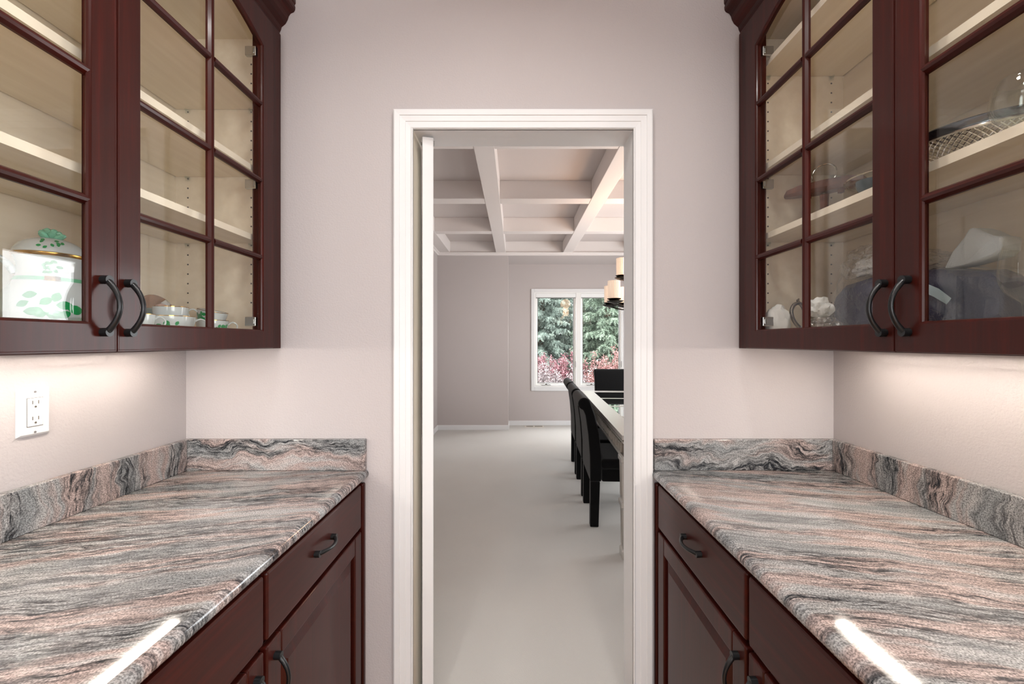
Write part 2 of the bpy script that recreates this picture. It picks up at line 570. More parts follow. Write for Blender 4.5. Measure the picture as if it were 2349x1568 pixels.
def window_unit(name, fn, w0, w1, z0, z1, bars, depth=0.1):
    """fn(u, v, z)->xyz : u along the wall, v into the wall"""
    b = MB()
    def bx(u0, u1, v0, v1, za, zb):
        p = [fn(u, v, z) for u, v, z in ((u0, v0, za), (u1, v1, zb))]
        b.box(min(p[0][0], p[1][0]), max(p[0][0], p[1][0]), min(p[0][1], p[1][1]), max(p[0][1], p[1][1]), za, zb)
    t = 0.05
    bx(w0, w0 + t, 0.02, depth - 0.02, z0, z1)
    bx(w1 - t, w1, 0.02, depth - 0.02, z0, z1)
    bx(w0, w1, 0.02, depth - 0.02, z0, z0 + t)
    bx(w0, w1, 0.02, depth - 0.02, z1 - t, z1)
    for u in bars:
        bx(u - 0.03, u + 0.03, 0.02, depth - 0.02, z0, z1)
    o = struct(b.build(name, M['vinyl']))
    us = [w0 + t] + [x for u in bars for x in (u - 0.03, u + 0.03)] + [w1 - t]
    for k in range(0, len(us), 2):
        p0, p1 = fn(us[k], depth * 0.5 - 0.002, z0 + t), fn(us[k + 1], depth * 0.5 + 0.002, z1 - t)
        MB().box(min(p0[0], p1[0]), max(p0[0], p1[0]), min(p0[1], p1[1]), max(p0[1], p1[1]), z0 + t, z1 - t).build('pane', M['glass'], o)
    return o
window_unit('window_2', lambda u, v, z: (u, KY - v, z), -1.5, 1.5, 0.7, 2.3, [-0.5, 0.5])
window_unit('window_3', lambda u, v, z: (KX1 + v, u, z), -3.4, -1.0, 0.7, 2.3, [-2.6, -1.8])
window_unit('window_4', lambda u, v, z: (DXR + v, u, z), 2.9, 5.5, 0.55, 2.25, [3.77, 4.63], depth=0.12)

# door jamb lining and casing
jl = MB()
jl.box(DL - 0.018, DL, D - 0.004, D + T + 0.004, 0, HEAD + 0.018)
jo = struct(jl.build('trim_2', M['jamb'], None), 'cream door jamb lining')
MB().box(DR, DR + 0.018, D - 0.004, D + T + 0.004, 0, HEAD + 0.018).build('jamb_leg', M['white'], jo)
MB().box(DL, DR, D - 0.004, D + T + 0.004, HEAD, HEAD + 0.018).build('jamb_head', M['white'], jo)
prof = [(0, 0), (0, .013), (.003, .0155), (.0055, .0145), (.0065, .0115), (.024, .0125), (.0255, .0145), (.044, .0155),
        (.0455, .018), (.062, .019), (.066, .0165), (.066, 0)]
def casing(name, yf, sg):
    root = MB()
    root.prism(prof, lambda u, v, t: (DL - u, yf + sg * v, 0 if t == 0 else HEAD + u), 0, 1)
    o = struct(root.build(name, M['white'], None))
    MB().prism(prof, lambda u, v, t: (DR + u, yf + sg * v, 0 if t == 0 else HEAD + u), 0, 1).build('casing_leg', M['white'], o)
    MB().prism(prof, lambda u, v, t: (DL - u if t == 0 else DR + u, yf + sg * v, HEAD + u), 0, 1).build('casing_head', M['white'], o)
    return o
casing('trim_1', D - 0.0005, -1)['label'] = 'white stepped casing around the doorway'

# ------------------------------------------------------------------ structure: dining room
struct(MB().box(DXL - 0.12, DXR + 0.12, D + T * 0.5, YW + 0.12, -0.1, 0).build('floor', M['carpet']), 'pale grey carpet of the dining room')
struct(MB().box(DXL - 0.12, DXL, D + T, YW + 0.12, 0, COF + 0.05).build('wall_dining_left', M['wall_dining']))
struct(MB().box(DXL, BX, YB, YW + 0.12, 0, CEIL).build('wall_bump_out', M['wall_dining']), 'mauve-grey wall left of the window niche')
WX0, WX1, WZ0, WZ1 = 0.315, 1.765, 0.625, 2.175
b = MB()
b.box(BX, WX0, YW, YW + 0.12, 0, CEIL)
b.box(WX1, DXR, YW, YW + 0.12, 0, CEIL)
b.box(WX0, WX1, YW, YW + 0.12, 0, WZ0)
b.box(WX0, WX1, YW, YW + 0.12, WZ1, CEIL)
struct(b.build('wall_window', M['wall_dining']), 'mauve-grey wall around the dining room window')
b = MB()
b.box(DXR, DXR + 0.12, D + T, 2.9, 0, COF + 0.05)
b.box(DXR, DXR + 0.12, 5.5, YW + 0.12, 0, COF + 0.05)
b.box(DXR, DXR + 0.12, 2.9, 5.5, 0, 0.55)
b.box(DXR, DXR + 0.12, 2.9, 5.5, 2.25, COF + 0.05)
struct(b.build('wall_dining_right', M['wall_dining']))
# sloped soffit of the window niche
b = MB()
b.add([(BX, YB, 2.735), (DXR, YB, 2.735), (DXR, YW + 0.1, 2.60), (BX, YW + 0.1, 2.60),
       (BX, YB, 2.80), (DXR, YB, 2.80), (DXR, YW + 0.1, 2.80), (BX, YW + 0.1, 2.80)],
      [(0, 1, 2, 3), (4, 7, 6, 5), (0, 4, 5, 1), (1, 5, 6, 2), (2, 6, 7, 3), (3, 7, 4, 0)])
struct(b.build('ceiling_niche', M['wall_dining']), 'sloped soffit above the window niche')
# coffered ceiling
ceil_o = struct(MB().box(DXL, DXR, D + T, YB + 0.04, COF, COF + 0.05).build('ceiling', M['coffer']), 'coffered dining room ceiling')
LB = [(-0.297, -0.148), (0.735, 0.885), (1.77, 1.92)]
for x0, x1 in LB:
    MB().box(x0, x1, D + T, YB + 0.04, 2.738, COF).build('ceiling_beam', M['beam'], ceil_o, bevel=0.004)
CB = [(1.70, 1.85), (2.87, 3.03), (4.08, 4.235), (5.285, 5.415)]
edges = [DXL + 0.2] + [v for p in LB for v in p] + [DXR - 0.2]
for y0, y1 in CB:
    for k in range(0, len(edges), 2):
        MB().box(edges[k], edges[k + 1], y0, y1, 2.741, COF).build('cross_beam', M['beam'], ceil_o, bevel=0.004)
MB().box(DXL, DXL + 0.2, D + T, YB + 0.04, 2.7405, COF).build('perimeter_beam', M['beam'], ceil_o, bevel=0.003)
MB().box(DXR - 0.2, DXR, D + T, YB + 0.04, 2.7405, COF).build('perimeter_beam', M['beam'], ceil_o, bevel=0.003)
for k in range(0, len(edges), 2):
    MB().box(edges[k], edges[k + 1], YB - 0.005, YB + 0.04, 2.7415, COF).build('perimeter_beam', M['beam'], ceil_o)
cp = [(0, 0), (0, .045), (.012, .045), (.016, .032), (.03, .022), (.034, .0)]
cr = MB().prism([(0, 2.70), (0.0, 2.742), (-.045, 2.742), (-.042, 2.730), (-.022, 2.722), (-.018, 2.702), (-.012, 2.70)],
                lambda a, c, t: (t, YB + 0.002 + a, c), DXL, DXR).build('trim_3', M['beam'])
struct(cr, 'pale crown moulding under the coffered ceiling')
cr = MB().prism([(0, 2.70), (0.0, 2.742), (.045, 2.742), (.042, 2.730), (.022, 2.722), (.018, 2.702), (.012, 2.70)],
                lambda a, c, t: (DXL + a, t, c), D + T, YB).build('trim_4', M['beam'])
struct(cr)
# baseboards
bp = [(0, 0), (0, .072), (-.006, .072), (-.012, .064), (-.013, 0)]
struct(MB().prism(bp, lambda a, c, t: (t, YB + a, c), DXL, BX + 0.013).build('baseboard_bump', M['white']))
struct(MB().prism(bp, lambda a, c, t: (BX - a, t, c), YB - 0.013, YW).build('baseboard_return', M['white']))
struct(MB().prism(bp, lambda a, c, t: (t, YW + a, c), BX + 0.013, DXR).build('baseboard_window', M['white']))
struct(MB().prism(bp, lambda a, c, t: (DXL - a, t, c), D + T, YB).build('baseboard_left', M['white']))

# ------------------------------------------------------------------ dining window
def dining_window():
    b = MB()
    cw = 0.055
    x0, x1, z0, z1 = WX0 - cw, WX1 + cw, WZ0 - cw - 0.01, WZ1 + cw
    # picture-frame casing
    b.box(x0, WX0, YW - 0.018, YW, z0, z1)
    b.box(WX1, x1, YW - 0.018, YW, z0, z1)
    b.box(WX0, WX1, YW - 0.018, YW, WZ1, z1)
    b.box(WX0, WX1, YW - 0.018, YW, z0, WZ0)
    o = struct(b.build('window_1', M['white'], bevel=0.004), 'white casement window with two sashes in the dining room')
    xm = 1.035
    MB().box(WX0, WX0 + 0.02, YW - 0.005, YW + 0.11, WZ0, WZ1).build('window_jamb', M['vinyl'], o)
    MB().box(WX1 - 0.02, WX1, YW - 0.005, YW + 0.11, WZ0, WZ1).build('window_jamb', M['vinyl'], o)
    MB().box(WX0 + 0.02, WX1 - 0.02, YW - 0.005, YW + 0.11, WZ1 - 0.02, WZ1).build('window_head', M['vinyl'], o)
    MB().box(WX0 + 0.02, WX1 - 0.02, YW - 0.005, YW + 0.11, WZ0, WZ0 + 0.03).build('window_sill', M['vinyl'], o)
    MB().box(xm - 0.042, xm + 0.042, YW - 0.008, YW + 0.11, WZ0, WZ1).build('mullion', M['vinyl'], o, bevel=0.004)
    for k, (a, c) in enumerate(((WX0 + 0.02, xm - 0.042), (xm + 0.042, WX1 - 0.02))):
        s = MB()
        t = 0.028
        za, zb = WZ0 + 0.03, WZ1 - 0.02
        s.box(a, a + t, YW + 0.03, YW + 0.07, za, zb)
        s.box(c - t, c, YW + 0.03, YW + 0.07, za, zb)
        s.box(a + t, c - t, YW + 0.03, YW + 0.07, za, za + t)
        s.box(a + t, c - t, YW + 0.03, YW + 0.07, zb - t, zb)
        so = s.build('sash', M['vinyl'], o, bevel=0.003)
        g = MB()
        for q in ((a + t, a + t + 0.009, za + t, zb - t), (c - t - 0.012, c - t, za + t, zb - t), (a + t, c - t, za + t, za + t + 0.009)):
            g.box(q[0], q[1], YW + 0.036, YW + 0.062, q[2], q[3])
        g.build('gasket', M['gasket'], so)
        MB().box(a + t, c - t, YW + 0.048, YW + 0.052, za + t, zb - t).build('pane', M['glass'], so)
        MB().box(c - 0.004, c + 0.008, YW + 0.0, YW + 0.03, WZ0 + 0.32, WZ0 + 0.42).build('sash_lock', M['steel'], so)
        h = MB()
        cxk = a + 0.17
        h.box(cxk - 0.08, cxk + 0.08, YW - 0.02, YW + 0.02, WZ0 + 0.028, WZ0 + 0.042)
        h.tube([(cxk - 0.02, YW - 0.01, WZ0 + 0.05), (cxk + 0.02, YW - 0.03, WZ0 + 0.06), (cxk + 0.07, YW - 0.035, WZ0 + 0.05)], 0.008, 8)
        h.cyl((cxk, YW - 0.01, WZ0 + 0.04), (cxk, YW - 0.012, WZ0 + 0.065), 0.018, 12)
        h.build('crank_handle', M['steel'], so, bevel=0.003)
    for k, (a, c) in enumerate(((WX0 + 0.021, xm - 0.043), (xm + 0.043, WX1 - 0.021))):
        r = thing('roller_shade', ((a + c) / 2, YW + 0.01, WZ1 - 0.09),
                  ['white rolled-up shade cassette above the left window sash', 'white rolled-up shade cassette above the right sash, beside chandelier'][k],
                  'shade', 'rolled-up shades at the dining window')
        MB().box(a, c, YW - 0.004, YW + 0.028, WZ1 - 0.085, WZ1 - 0.021).build('cassette', M['blind'], r, bevel=0.005)
        MB().box(a + 0.004, c - 0.004, YW + 0.004, YW + 0.016, WZ1 - 0.098, WZ1 - 0.0855).build('hem_bar', M['gasket'], r)
dining_window()

# ------------------------------------------------------------------ swinging door, open into the dining room
ang = math.radians(13.2)
door_root = bpy.data.objects.new('door_1', None)
C.objects.link(door_root)
door_root.location = (-0.312, 1.51, 0)
door_root.rotation_euler = (0, 0, ang)
door_root['_org'] = tuple(door_root.location)
door_root['_local'] = 1
struct(door_root, 'white swinging door standing open edge-on in the doorway')
th = 0.0195
DW = 0.752
bd = MB()
zt = HEAD - 0.010
rows = [(0.015, 0.24), (0.82, 0.96), (1.90, zt)]
bd.box(-th, th, 0, 0.11, 0.015, zt)
bd.box(-th, th, DW - 0.11, DW, 0.015, zt)
for a, c in rows:
    bd.box(-th, th, 0.11, DW - 0.11, a, c)
bd.box(-th, th, DW / 2 - 0.05, DW / 2 + 0.05, 0.24, 0.82)
bd.box(-th, th, DW / 2 - 0.05, DW / 2 + 0.05, 0.96, 1.90)
slab = bd.build('door_slab', M['white'], door_root, bevel=0.003)
for za, zb in ((0.24, 0.82), (0.96, 1.90)):
    for ya, yb in ((0.11, DW / 2 - 0.05), (DW / 2 + 0.05, DW - 0.11)):
        MB().box(-0.009, 0.009, ya, yb, za, zb).build('door_panel', M['white'], slab, bevel=0.003)
MB().box(-th - 0.004, th + 0.004, 0.012, 0.035, zt - 0.016, zt - 0.006).build('pivot_bracket', M['steel'], door_root)
for sx in (-1, 1):
    MB().box(sx * th, sx * (th + 0.002), DW - 0.09, DW - 0.015, 0.95, 1.20).build('push_plate', M['steel'], door_root)

# ------------------------------------------------------------------ pulls
def pull(b, fx, along, c, s, L=0.102, bulge=0.030):
    """arched bail pull; fx(d,y,z) maps depth/y/z, c=(d,y,z) centre on the face, along 'z' or 'y'"""
    n = 14
    path, rr = [], []
    for i in range(n + 1):
        t = i / n
        q = (t - 0.5) * (L + 0.004)
        out = 0.004 + bulge * (math.sin(PI * t) ** 0.75)
        d = c[0] + out
        p = (d, c[1], c[2] + q) if along == 'z' else (d, c[1] + q, c[2])
        path.append(fx(*p))
        rr.append(0.0062 - 0.0016 * math.sin(PI * t))
    b.tube(path, rr, 10)
    for e in (-1, 1):
        q = e * L / 2
        p0 = (c[0], c[1], c[2] + q) if along == 'z' else (c[0], c[1] + q, c[2])
        p1 = (c[0] + 0.014,) + p0[1:]
        b.cyl(fx(*p0), fx(*p1), 0.0085, 14)

# ------------------------------------------------------------------ upper cabinets
UZ0, UZ1 = 1.338, 2.437
GAPY = 0.852
def upper_cabinet(side):
    xw = WL if side == 'L' else WR
    sg = 1 if side == 'L' else -1
    fx = lambda d, y, z: (xw + sg * d, y, z)
    def bx(b, d0, d1, y0, y1, z0, z1):
        x0, x1 = sorted((xw + sg * d0, xw + sg * d1))
        return b.box(x0, x1, y0, y1, z0, z1)
    lab = {'L': 'dark cherry wall cabinet with glass doors holding the white and green porcelain',
           'R': 'dark cherry wall cabinet with glass doors holding the plastic-wrapped navy bag'}[side]
    root = thing('wall_cabinet', (xw + sg * 0.17, 0.87, UZ0), lab, 'cabinet', 'glass-fronted wall cabinets')
    FR, DF = 0.333, 0.353
    e = 0.0006
    YS0, YS1 = 0.30, 1.421
    fl = 1.372
    # carcass
    bx(MB(), 0.004, 0.014, YS0, YS1, fl, UZ1 - 0.02).build('back_panel', M['maple'], root)
    for y0, y1 in ((YS0 - 0.018, YS0), (YS1, YS1 + 0.018)):
        so = bx(MB(), 0.004, FR - 0.019, y0, y1, UZ0 + 0.012, UZ1 - 0.002).build('side_panel', M['maple'], root)
        h = MB()
        for d in (0.055, 0.268):
            z = fl + 0.12
            while z < UZ1 - 0.12:
                yy = y1 if y0 < 0.5 else y0
                s2 = 1 if y0 < 0.5 else -1
                x = xw + sg * d
                h.cyl((x, yy - s2 * 0.002, z), (x, yy + s2 * 0.0006, z), 0.0028, 8)
                z += 0.032
        ho = h.build('pin_holes', M['hole'], so)
        ho['kind'] = 'stuff'
    bx(MB(), 0.004, FR - 0.019, YS0, YS1, fl - 0.010, fl).build('bottom_panel', M['maple'], root)
    bx(MB(), 0.004, FR - 0.019, YS0, YS1, UZ1 - 0.06, UZ1 - 0.042).build('top_panel', M['maple'], root)
    # face frame
    f = MB()
    bx(f, FR - 0.019, FR, YS0 - 0.02, 0.346, UZ0, UZ1)
    bx(f, FR - 0.019, FR, 1.352, D - 0.001, UZ0, UZ1)
    bx(f, FR - 0.019, FR, 0.346, 1.352, UZ0, UZ0 + 0.045)
    bx(f, FR - 0.019, FR, 0.346, 1.352, 2.385, UZ1)
    f.build('face_frame', M['cherry'], root, bevel=0.002)
    bx(MB(), 0.004, FR - 0.019, YS1 + 0.018 + e, D - 0.001, UZ0 + 0.004, UZ1).build('end_filler', M['cherry'], root)
    # crown moulding
    cp = [(-.004, 2.437), (-.004, 2.444), (.0, 2.452), (.003, 2.463), (.008, 2.467), (.017, 2.475), (.024, 2.488), (.028, 2.501),
          (.034, 2.510), (.046, 2.516), (.050, 2.523), (.051, 2.532), (.049, 2.540), (.052, 2.546), (.052, 2.560), (-.03, 2.560), (-.03, 2.437)]
    MB().prism(cp, lambda a, c, t: fx(FR + a, t, c), YS0 - 0.02, D - 0.001).build('crown_moulding', M['cherry_h'], root)
    # shelves
    for zs in ([1.690, 1.914, 2.140] if side == 'L' else [1.694, 1.920, 2.252]):
        so = bx(MB(), 0.018, 0.300, YS0 + 0.002, YS1 - 0.002, zs, zs + 0.019).build('shelf', M['maple'], root)
        bx(MB(), 0.3002, 0.303, YS0 + 0.002, YS1 - 0.002, zs, zs + 0.019).build('edge_band', M['maple_edge'], so)
        for d in (0.055, 0.268):
            for yy, s2 in ((YS0, 1), (YS1, -1)):
                p = MB()
                x = xw + sg * d
                p.cyl((x, yy, zs - 0.0045), (x, yy + s2 * 0.012, zs - 0.0045), 0.004, 8)
                p.box(x - 0.007, x + 0.007, min(yy, yy + s2 * 0.003), max(yy, yy + s2 * 0.003), zs - 0.014, zs)
                p.build('shelf_pin', M['clear'], so)
    # doors
    MUN = [1.630, 1.874, 2.118]
    for k, (ya, yb) in enumerate(((0.300, GAPY - 0.0015), (GAPY + 0.0015, 1.404))):
        ga, gb = ya + 0.050, yb - 0.056
        if k == 0:
            ga, gb = ya + 0.056, yb - 0.050
        zb, zt_, za_arc, zpk = 1.394, 2.408, 2.305, 2.362
        D0 = FR + 0.001
        n = 16
        def arc(y):
            t = (y - ga) / (gb - ga) * 2 - 1
            return za_arc + (zpk - za_arc) * (1 - t * t)
        dm = MB()
        bx(dm, D0, DF, ya, ga, UZ0 + 0.003, zt_)
        bx(dm, D0, DF, gb, yb, UZ0 + 0.003, zt_)
        bx(dm, D0, DF, ga, gb, UZ0 + 0.003, zb)
        out = [(ga, zt_), (gb, zt_)] + [(gb + (ga - gb) * i / n, arc(gb + (ga - gb) * i / n)) for i in range(n + 1)]
        # arched top rail, in strips so that faces stay convex
        for i in range(n):
            y0, y1 = ga + (gb - ga) * i / n, ga + (gb - ga) * (i + 1) / n
            dm.frustum([fx(D0, y0, arc(y0)), fx(D0, y1, arc(y1)), fx(D0, y1, zt_), fx(D0, y0, zt_)],
                       [fx(DF, y0, arc(y0)), fx(DF, y1, arc(y1)), fx(DF, y1, zt_), fx(DF, y0, zt_)])
        do = dm.build('door', M['cherry'], root)
        # rounded lip round the door edge and bead round the glass
        lp = MB()
        lp.tube([fx(DF - 0.004, ya + 0.003, UZ0 + 0.004), fx(DF - 0.004, ya + 0.003, zt_)], 0.0042, 8)
        lp.tube([fx(DF - 0.004, yb - 0.003, UZ0 + 0.004), fx(DF - 0.004, yb - 0.003, zt_)], 0.0042, 8)
        lp.tube([fx(DF - 0.004, ya, UZ0 + 0.006), fx(DF - 0.004, yb, UZ0 + 0.006)], 0.0042, 8)
        lp.build('edge_bead', M['cherry'], do, smooth=True)
        bb = MB()
        bb.tube([fx(DF - 0.006, ga, zb), fx(DF - 0.006, ga, za_arc)], 0.0052, 8)
        bb.tube([fx(DF - 0.006, gb, zb), fx(DF - 0.006, gb, za_arc)], 0.0052, 8)
        bb.tube([fx(DF - 0.006, ga, zb), fx(DF - 0.006, gb, zb)], 0.0052, 8)
        bb.tube([fx(DF - 0.006, ga + (gb - ga) * i / n, arc(ga + (gb - ga) * i / n)) for i in range(n + 1)], 0.0052, 8)
        bb.build('glass_bead', M['cherry'], do, smooth=True)
        ym = (ga + gb) / 2
        mw = 0.0095
        def munt(y0, y1, z0, z1, horiz):
            m_ = MB()
            if horiz:
                zc = (z0 + z1) / 2
                pr = [(D0 + 0.003, zc - mw), (DF - 0.010, zc - mw), (DF - 0.003, zc - mw * 0.55), (DF - 0.0012, zc), (DF - 0.003, zc + mw * 0.55), (DF - 0.010, zc + mw), (D0 + 0.003, zc + mw)]
                m_.prism(pr, lambda a, c, t: fx(a, t, c), y0, y1)
            else:
                yc = (y0 + y1) / 2
                pr = [(D0 + 0.003, yc - mw), (DF - 0.010, yc - mw), (DF - 0.003, yc - mw * 0.55), (DF - 0.001, yc), (DF - 0.003, yc + mw * 0.55), (DF - 0.010, yc + mw), (D0 + 0.003, yc + mw)]
                m_.prism(pr, lambda a, c, t: fx(a, c, t), z0, z1)
            m_.build('muntin', M['cherry'] if not horiz else M['cherry_h'], do)
        munt(ym, ym, zb, arc(ym), False)
        for z in MUN:
            munt(ga, ym - mw * 0.9, z, z, True)
            munt(ym + mw * 0.9, gb, z, z, True)
        zs = [zb] + MUN
        gd0, gd1 = D0 + 0.0005, D0 + 0.0028
        for i, z0 in enumerate(zs):
            for (y0, y1) in ((ga, ym), (ym, gb)):
                g = MB()
                if i < 3:
                    bx(g, gd0, gd1, y0, y1, z0, zs[i + 1])
                else:
                    m2 = 8
                    for q in range(m2):
                        u0, u1 = y0 + (y1 - y0) * q / m2, y0 + (y1 - y0) * (q + 1) / m2
                        g.add([fx(gd0, u0, z0), fx(gd0, u1, z0), fx(gd0, u1, arc(u1)), fx(gd0, u0, arc(u0))], [(0, 1, 2, 3)])
                g.build('pane', M['pane'], do)
        # pull and hinges
        yh = yb - 0.036 if k == 0 else ya + 0.017
        yh = GAPY - 0.030 if k == 0 else GAPY + 0.022
        p = MB()
        pull(p, fx, 'z', (DF, yh, 1.430), sg)
        p.build('handle', M['bronze'], do, smooth=True)
        for zh in (1.425, 1.862, 2.285):
            hg = MB()
            yc = 0.352 if k == 0 else 1.347
            bx(hg, 0.296, D0 - 0.003, yc - 0.005, yc + 0.007, zh - 0.015, zh + 0.015)
            hg.cyl(fx(D0 - 0.010, yc, zh - 0.009), fx(D0 - 0.010, yc, zh + 0.009), 0.006, 10)
            hg.build('hinge', M['steel'], do, bevel=0.002)
    return root

upper_cabinet('L')
upper_cabinet('R')

# under-cabinet lamps
def under_lamp(side):
    x = WL + 0.092 if side == 'L' else WR - 0.100
    lab = 'slim warm under-cabinet lamp above the %s' % ('left counter and the wall outlet' if side == 'L' else 'right counter without an outlet')
    r = thing('under_cabinet_lamp', (x, 0.84, UZ0 - 0.008), lab, 'lamp', 'under-cabinet lamps')
    MB().box(x - 0.030, x + 0.030, 0.36, 1.325, UZ0 + 0.0138, UZ0 + 0.0235).build('housing', M['white'], r, bevel=0.001)
    sw = -1 if side == 'L' else 1
    xa, xb = sorted((x + sw * 0.0262, x + sw * 0.030))
    MB().box(xa, xb, 0.36, 1.325, UZ0 - 0.0062, UZ0 + 0.0136).build('shield', M['white'], r)
    d = MB()
    angs = [math.radians(20 - 10 * i) for i in range(14)]     # lens opens to the room and down; the back is closed
    ring = lambda y: [(x - sw * 0.021 * math.cos(q), y, UZ0 + 0.0046 + 0.0088 * math.sin(q)) for q in angs]
    d.loft([ring(0.375), ring(1.312)], False, False)
    d.build('lens', M['lamp'], r, smooth=True)
    bk = MB()
    angs2 = [math.radians(28 + 21.5 * i) for i in range(11)]
    ring2 = lambda y: [(x - sw * 0.0208 * math.cos(q), y, UZ0 + 0.0046 + 0.0086 * math.sin(q)) for q in angs2]
    bk.loft([ring2(0.375), ring2(1.312)])
    bk.build('reflector', M['white'], r)
    for y0, y1 in ((0.36, 0.374), (1.313, 1.325)):
        MB().box(x - 0.024, x + 0.024, y0, y1, UZ0 - 0.0040, UZ0 + 0.0136).build('end_cap', M['white'], r, bevel=0.001)
under_lamp('L')
under_lamp('R')

# ------------------------------------------------------------------ base cabinets, counters, splashes
CZ = 0.915
LG = 0.886
def base_cabinet(side):
    xw = WL if side == 'L' else WR
    sg = 1 if side == 'L' else -1
    fx = lambda d, y, z: (xw + sg * d, y, z)
    def bx(b, d0, d1, y0, y1, z0, z1):
        x0, x1 = sorted((xw + sg * d0, xw + sg * d1))
        return b.box(x0, x1, y0, y1, z0, z1)
    w = 'left' if side == 'L' else 'right'
    root = thing('base_cabinet', (xw + sg * 0.3, 0.88, 0),
                 'dark cherry base cabinet with drawers under the %s' % ('left granite counter, below the outlet' if side == 'L' else 'right granite counter, beside the dining table side'),
                 'cabinet', 'cherry base cabinets')
    FR, DF = 0.612, 0.632
    YA, YE = Y0 + 0.01, D - 0.001
    b = MB()
    bx(b, 0.002, FR - 0.019, YA, YE, 0.10, CZ - 0.033)
    bx(b, 0.002, FR - 0.09, YA, YE, 0.0, 0.10)
    b.build('body', M['maple'], root)
    f = MB()
    bx(f, FR - 0.019, FR, YA, YA + 0.03, 0.10, CZ - 0.034)
    bx(f, FR - 0.019, FR, 1.42, YE, 0.10, CZ - 0.034)
    bx(f, FR - 0.019, FR, LG - 0.03, LG + 0.03, 0.10, CZ - 0.034)
    for z0, z1 in ((0.10, 0.14), (0.70, 0.745), (0.862, CZ - 0.034)):
        bx(f, FR - 0.019, FR, YA + 0.03, LG - 0.03, z0, z1)
        bx(f, FR - 0.019, FR, LG + 0.03, 1.42, z0, z1)
    f.build('face_frame', M['cherry'], root)
    bx(MB(), FR + 0.0005, DF - 0.001, 1.462, YE, 0.10, CZ - 0.045).build('end_filler', M['cherry'], root, bevel=0.006, bseg=3)
    for k, (ya, yb) in enumerate(((0.325, LG - 0.005), (LG + 0.005, 1.438))):
        dr = bx(MB(), FR + 0.001, DF, ya, yb, 0.729, 0.874).build('drawer', M['cherry_h'], root, bevel=0.006, bseg=3)
        lip = MB()
        for (u0, u1, z0, z1) in ((ya, yb, 0.868, 0.8705), (ya, yb, 0.732, 0.7345)):
            bx(lip, FR + 0.004, DF - 0.0045, u0, u1, z0 - 0.002, z1 + 0.003)
        p = MB()
        pull(p, fx, 'y', (DF, (ya + yb) / 2 - 0.01, 0.806), sg, L=0.10, bulge=0.024)
        p.build('handle', M['bronze'], dr, smooth=True)
        # raised-panel door
        z0, z1 = 0.115, 0.716
        st = 0.055
        d = MB()
        bx(d, FR + 0.001, DF, ya, ya + st, z0, z1)
        bx(d, FR + 0.001, DF, yb - st, yb, z0, z1)
        bx(d, FR + 0.001, DF, ya + st, yb - st, z0, z0 + st)
        bx(d, FR + 0.001, DF, ya + st, yb - st, z1 - st, z1)
        do = d.build('door', M['cherry'], root, bevel=0.0045, bseg=3)
        pn = MB()
        a = [fx(FR + 0.006, u, z) for u, z in ((ya + st, z0 + st), (yb - st, z0 + st), (yb - st, z1 - st), (ya + st, z1 - st))]
        q = 0.034
        c = [fx(DF - 0.003, u, z) for u, z in ((ya + st + q, z0 + st + q), (yb - st - q, z0 + st + q), (yb - st - q, z1 - st - q), (ya + st + q, z1 - st - q))]
        pn.frustum(a, c)
        pn.build('raised_panel', M['cherry'], do, bevel=0.002)
        yh = yb - 0.030 if k == 0 else ya + 0.030
        p = MB()
        pull(p, fx, 'z', (DF, yh, 0.628), sg, L=0.10, bulge=0.026)
        p.build('handle', M['bronze'], do, smooth=True)
    # countertop with rounded nose
    n = 10
    r = 0.016
    dn = 0.641
    pr = [(dn - r - 0.003, CZ), (0.001, CZ), (0.001, CZ - 2 * r), (dn - r - 0.003, CZ - 2 * r)]
    pr += [(dn - r + r * math.sin(PI * i / n), CZ - r - r * math.cos(PI * i / n)) for i in range(n + 1)]
    ct = MB().prism(pr, lambda a, c, t: fx(a, t, c), YA - 0.02, D - 0.001)
    co = ct.build('countertop', M['granite_top_l' if side == 'L' else 'granite_top_r'], None, smooth=True, off=(xw + sg * 0.3, 0.88, CZ))
    tag(co, 'polished pink and grey granite countertop with rounded edge on the %s' % ('left, below the white outlet' if side == 'L' else 'right'), 'countertop', 'granite countertops')
    bs = bx(MB(), 0.001, 0.021, YA - 0.01, D - 0.0215, CZ + 0.0003, CZ + 0.107)
    so = bs.build('backsplash', M['granite_side'], None, bevel=0.002, off=(xw, 0.88, CZ))
    tag(so, 'long granite backsplash strip along the %s' % ('left wall below the outlet' if side == 'L' else 'right wall under the wrapped navy bag'), 'backsplash', 'granite backsplashes')
    be = bx(MB(), 0.001, 0.634, D - 0.0210, D - 0.0005, CZ + 0.0003, CZ + 0.107)
    so = be.build('backsplash', M['granite_end'], None, bevel=0.002, off=(xw, D, CZ))
    tag(so, 'short wavy granite backsplash on the end wall %s of the doorway' % w, 'backsplash', 'granite backsplashes')
base_cabinet('L')
base_cabinet('R')

